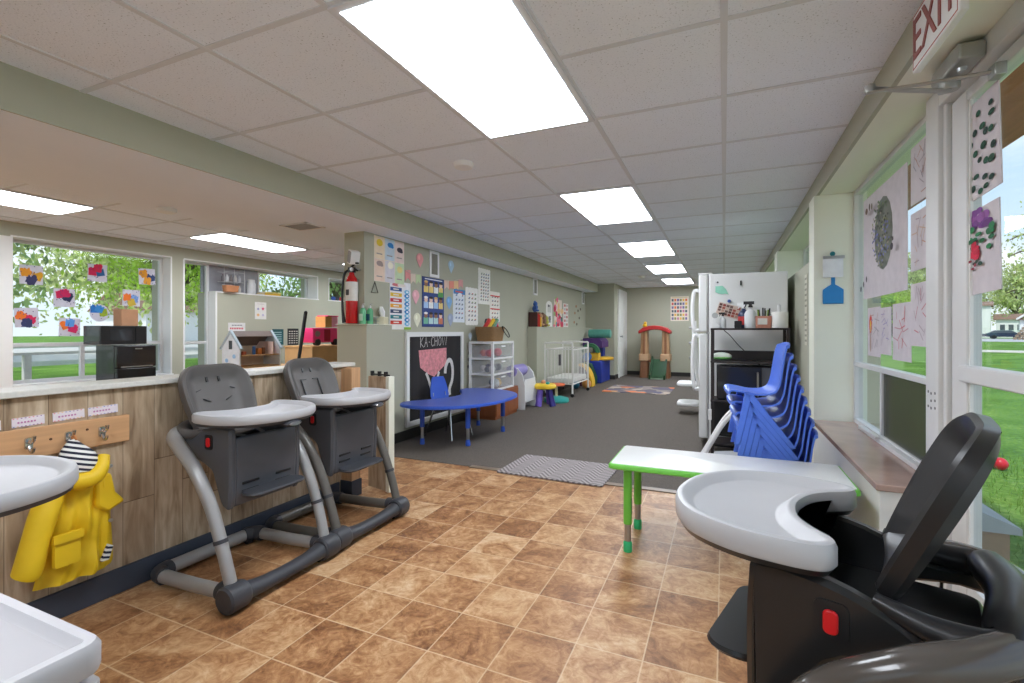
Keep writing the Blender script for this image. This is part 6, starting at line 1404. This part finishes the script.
# small activity toys
PURP = mat('purple_plastic', (124, 100, 200), rough=.4); YELP = mat('yellow_plastic', (244, 206, 60), rough=.4); TEALP = mat('teal_plastic', (52, 168, 160), rough=.4); ORP = mat('orange_plastic', (236, 110, 62), rough=.4); NVP = mat('indigo_plastic', (54, 48, 130), rough=.4)
t = thing('activity_stool', 'yellow-topped toddler activity table with purple legs beside the book display', 'toy', (-2.44, 6.80, CP))
B().lathe([(0, .25), (.15, .25), (.17, .265), (.17, .30), (.15, .32), (0, .325)], (0, 0, 0), 22).obj('top', YELP, t)
for a in (-1.9, -.35, 1.4, 2.8):
    x, y = math.cos(a), math.sin(a); B().tube([(.09*x, .09*y, .26), (.12*x, .12*y, .12), (.155*x, .155*y, .0)], [.035, .042, .05], 12, k=3).obj('leg', PURP if a != -.35 else NVP, t)
B().ball((-.03, .02, .34), .035, 12).obj('knob', mat('peach_knob', (226, 160, 120)), t); B().ball((.06, -.04, .335), (.03, .03, .02), 12).obj('button', TEALP, t)
t = thing('ride_stand', 'teal based toy stand with an orange top in front of the crib', 'toy', (-2.40, 7.22, CP))
B().lathe([(0, 0), (.19, 0), (.20, .02), (.19, .06), (.10, .085), (.03, .09), (0, .09)], (0, 0, 0), 24).obj('base', TEALP, t); B().cyl((0, 0, .08), (0, 0, .25), .022, n=12).obj('stem', mat('cream_plastic', (240, 226, 190), rough=.4), t); B().lathe([(0, .24), (.12, .25), (.14, .265), (.13, .285), (0, .29)], (0, 0, 0), 20).obj('top', ORP, t)
# crib
WCR = mat('white_crib_metal', (226, 224, 220), rough=.4, var=.02)
t = thing('crib', 'white metal rolling crib with slatted ends on black casters', 'crib', (-2.552, 8.285, CP))
HX, HY = .245, .50
for sy in (-1, 1):
    b = B(); b.tube([(-HX, sy*HY, .06), (-HX, sy*HY, .82), (-HX+.05, sy*HY, .90), (HX-.05, sy*HY, .90), (HX, sy*HY, .82), (HX, sy*HY, .06)], .0165, 10, k=3); en = b.obj('end_frame', WCR, t)
    for z in (.22, .80): B().tube([(-HX, sy*HY, z), (HX, sy*HY, z)], .010, 8).obj('end_rail', WCR, en)
    for k in range(7): x = -HX+.06*(k+1); B().tube([(x, sy*HY, .22), (x, sy*HY, .80)], .0055, 6).obj('slat', WCR, en)
for sx in (-1, 1):
    for z in (.215, .79): B().tube([(sx*HX, -HY, z), (sx*HX, HY, z)], .012, 8).obj('side_rail', WCR, t)
    if sx: 
        for k in range(13): y = -HY+.0715*(k+1); B().tube([(sx*HX, y, .215), (sx*HX, y, .79)], .005, 6).obj('slat', WCR, t)
    for sy in (-1, 1): B().lathe([(0, -.015), (.03, -.015), (.032, 0), (.03, .015), (0, .015)], (sx*HX, sy*HY, .032), 14, axis='y').obj('caster', BLACK, t)
b = B(); b.loft([ring3(rrect(-.225, .225, -.475, .475, .03), .235), ring3(rrect(-.23, .23, -.48, .48, .035), .25), ring3(rrect(-.23, .23, -.48, .48, .035), .30), ring3(rrect(-.215, .215, -.465, .465, .03), .315)]); b.obj('mattress', mat('white_mattress', (232, 230, 226), rough=.8), t)
tag(box(-.012, .012, -.05, .05, 0, .20).obj('crib_card', cm((90, 86, 88)), loc=(-2.755, 8.5, .48)), 'dark card hung inside the crib at the wall', 'card')
# soft play foam
FB = mat('royal_foam', (42, 62, 160), rough=.5, var=.06); FPu = mat('purple_foam', (84, 52, 116), rough=.5); FG = mat('green_foam', (58, 118, 82), rough=.5); FT = mat('teal_foam', (92, 164, 148), rough=.5); FY_ = mat('yellow_foam', (240, 190, 60), rough=.5); FM = mat('maroon_foam', (88, 40, 58), rough=.5); FS = mat('sky_foam', (70, 130, 206), rough=.5)
GF = 'soft play foam pieces in the far corner'
tag(box(-.25, .165, -.4, .45, 0, .47).obj('foam_block', FB, loc=(-2.53, 10.50, CP), bevel=.02), 'big royal blue foam block at the bottom of the foam pile', 'foam block', GF)
b = B(); b.prism(ellipse(0, 0, .22, .30, 24), 'z', 0, .06); tag(b.obj('foam_ring', FY_, loc=(-2.44, 10.62, .4765), bevel=.02), 'yellow foam ring lying on the big blue block', 'foam block', GF)
tag(box(-.10, .10, -.11, .11, 0, .21).obj('foam_block', FB, loc=(-2.58, 10.86, .536+.003), bevel=.02), 'small blue foam post under the purple block', 'foam block', GF)
tag(box(-.10, .085, -.09, .09, 0, .17).obj('foam_block', FY_, loc=(-2.51, 10.22, .477), bevel=.015), 'yellow foam cube stacked beside the blue half roll', 'foam block', GF)
b = B(); b.tube([(0, -.12, 0), (0, .12, 0)], .085, 18); tag(b.obj('foam_roll', FS, loc=(-2.66, 10.14, .477+.085), bevel=.012), 'sky blue foam half roll beside the yellow cube', 'foam block', GF)
b = B(); b.prism([(-.24, 0), (.22, 0), (.22, .13), (.16, .20), (-.24, .20)], 'y', -.32, .32); tag(b.obj('foam_block', FPu, loc=(-2.60, 10.55, .752), bevel=.015), 'purple foam wedge block under the teal roll', 'foam block', GF)
b = B(); b.prism([(.06*0+.20*math.cos(a), .20*math.sin(a)) for a in [PI*i/12 for i in range(13)]] + [(.12*math.cos(a), .12*math.sin(a)) for a in [PI-PI*i/12 for i in range(13)]], 'y', -.06, .06); tag(b.obj('foam_arch', FG, loc=(-2.60, 10.12, .65), rot=(0, 0, 0), bevel=.008), 'green foam arch leaning on the front of the purple wedge', 'foam block', GF)
b = B(); b.tube([(-.24, 0, 0), (.24, 0, 0)], .095, 22); tag(b.obj('foam_roll', FT, loc=(-2.48, 10.45, .953+.097), bevel=.012), 'teal foam roll on top of the foam pile', 'foam block', GF)
arc = [PI*i/16 for i in range(9)]
t = thing('foam_arch', 'maroon foam quarter arch with yellow edge leaning by the crib', 'foam block', (-2.66, 9.55, CP), 0, GF)
b = B(); b.prism([(0, 0)] + [(.235*math.cos(a), .40*math.sin(a)) for a in arc], 'y', -.12, .12); b.obj('core', FM, t, bevel=.006)
b = B(); b.prism([(.275*math.cos(a), .45*math.sin(a)) for a in arc] + [(.236*math.cos(a), .402*math.sin(a)) for a in reversed(arc)], 'y', -.13, .13); b.obj('edge_band', FY_, t, bevel=.005)
t = thing('foam_wedge', 'dark green foam wedge against the side of the big blue block', 'foam block', (-2.50, 9.98, CP), 0, GF); B().prism([(-.2, 0), (.06, 0), (.06, .15), (-.05, .42), (-.2, .46)], 'y', -.09, .09).obj('core', mat('deep_green_foam', (36, 84, 60), rough=.5), t, bevel=.01)
for i, (x, y, r, c, n_) in enumerate(((-2.42, 9.12, .09, (226, 160, 90), 'orange'), (-2.60, 8.98, .08, (50, 120, 150), 'teal blue'))):
    tag(B().ball((0, 0, 0), r, 16).obj('play_ball', mat('ball_%d' % i, c, rough=.4), loc=(x, y, CP+r)), n_ + ' play ball on the carpet behind the crib', 'ball')
# climber with slide
TANP = mat('tan_climber_plastic', (190, 150, 112), rough=.5, var=.05); REDP = mat('red_climber_roof', (178, 44, 44), rough=.45); DGR = mat('dark_green_slide', (40, 74, 48), rough=.35); BRN = mat('brown_climber', (142, 96, 66), rough=.5)
t = thing('toddler_climber', 'toddler climber with red arched roof, tan towers and green slide', 'climber', (-1.50, 11.95, CP))
for sx in (-1, 1):
    x = .245*sx
    p_ = B().loft([ring3(rrect(x-.095, x+.095, -.16, .16, .03, 3), .40), ring3(rrect(x-.08, x+.08, -.14, .14, .03, 3), .80), ring3(rrect(x-.075, x+.075, -.13, .13, .03, 3), 1.12)]).obj('tower', TANP, t)
    B().box(x-.02, x+.03, -.17, -.12, .55, 1.1).obj('rail', BRN, p_)
    B().loft([ring3(rrect(x-.115, x+.115, -.19, .19, .03, 3), .40), ring3(rrect(x-.115, x+.115, -.19, .19, .03, 3), .56)]).obj('block_ledge', mat('peach_climber', (206, 168, 132), rough=.5), t, bevel=.012)
    B().loft([ring3(rrect(x-.10, x+.10, -.17, .17, .03, 3), 0), ring3(rrect(x-.085, x+.085, -.15, .15, .03, 3), .40)]).obj('base_post', BRN, t)
b = B(); top = [(-.37, 1.10), (-.27, 1.18), (-.12, 1.225), (0, 1.235), (.12, 1.225), (.27, 1.18), (.37, 1.10)]
low = [(.36, 1.04), (.25, 1.09), (.12, 1.13), (0, 1.14), (-.12, 1.13), (-.25, 1.09), (-.36, 1.04)]
b.prism(top + low, 'y', -.20, .20); b.obj('roof_arch', REDP, t, bevel=.012)
B().box(-.15, .15, -.06, .14, .36, .42).obj('platform', BRN, t)
b = B(); sl = [(-.05, .42), (-.12, .44), (-.25, .30), (-.42, .10), (-.52, .045), (-.58, .04)]
b.loft([[(-.15, y, z-.03), (-.15, y, z+.07), (-.12, y, z+.07), (-.115, y, z), (.115, y, z), (.12, y, z+.07), (.15, y, z+.07), (.15, y, z-.03)] for y, z in sl]); b.xf(Matrix.Translation((.11, 0, 0)) @ Matrix.Diagonal((1.2, 1.08, 1, 1))); s_ = b.obj('slide', DGR, t)
box(-.03, .25, -.632, -.60, .01, .04).obj('slide_lip', mat('pale_green_edge', (150, 170, 150)), s_)
t = thing('toy_duck', 'yellow toy duck perched on the red climber roof', 'toy', (-1.735, 11.90, 1.205))
B().ball((0, 0, .04), (.05, .045, .045), 12).obj('body', YELP, t); B().ball((.015, -.02, .095), .035, 12).obj('head', YELP, t); B().ball((.03, -.055, .09), (.015, .02, .008), 8).obj('beak', ORP, t)
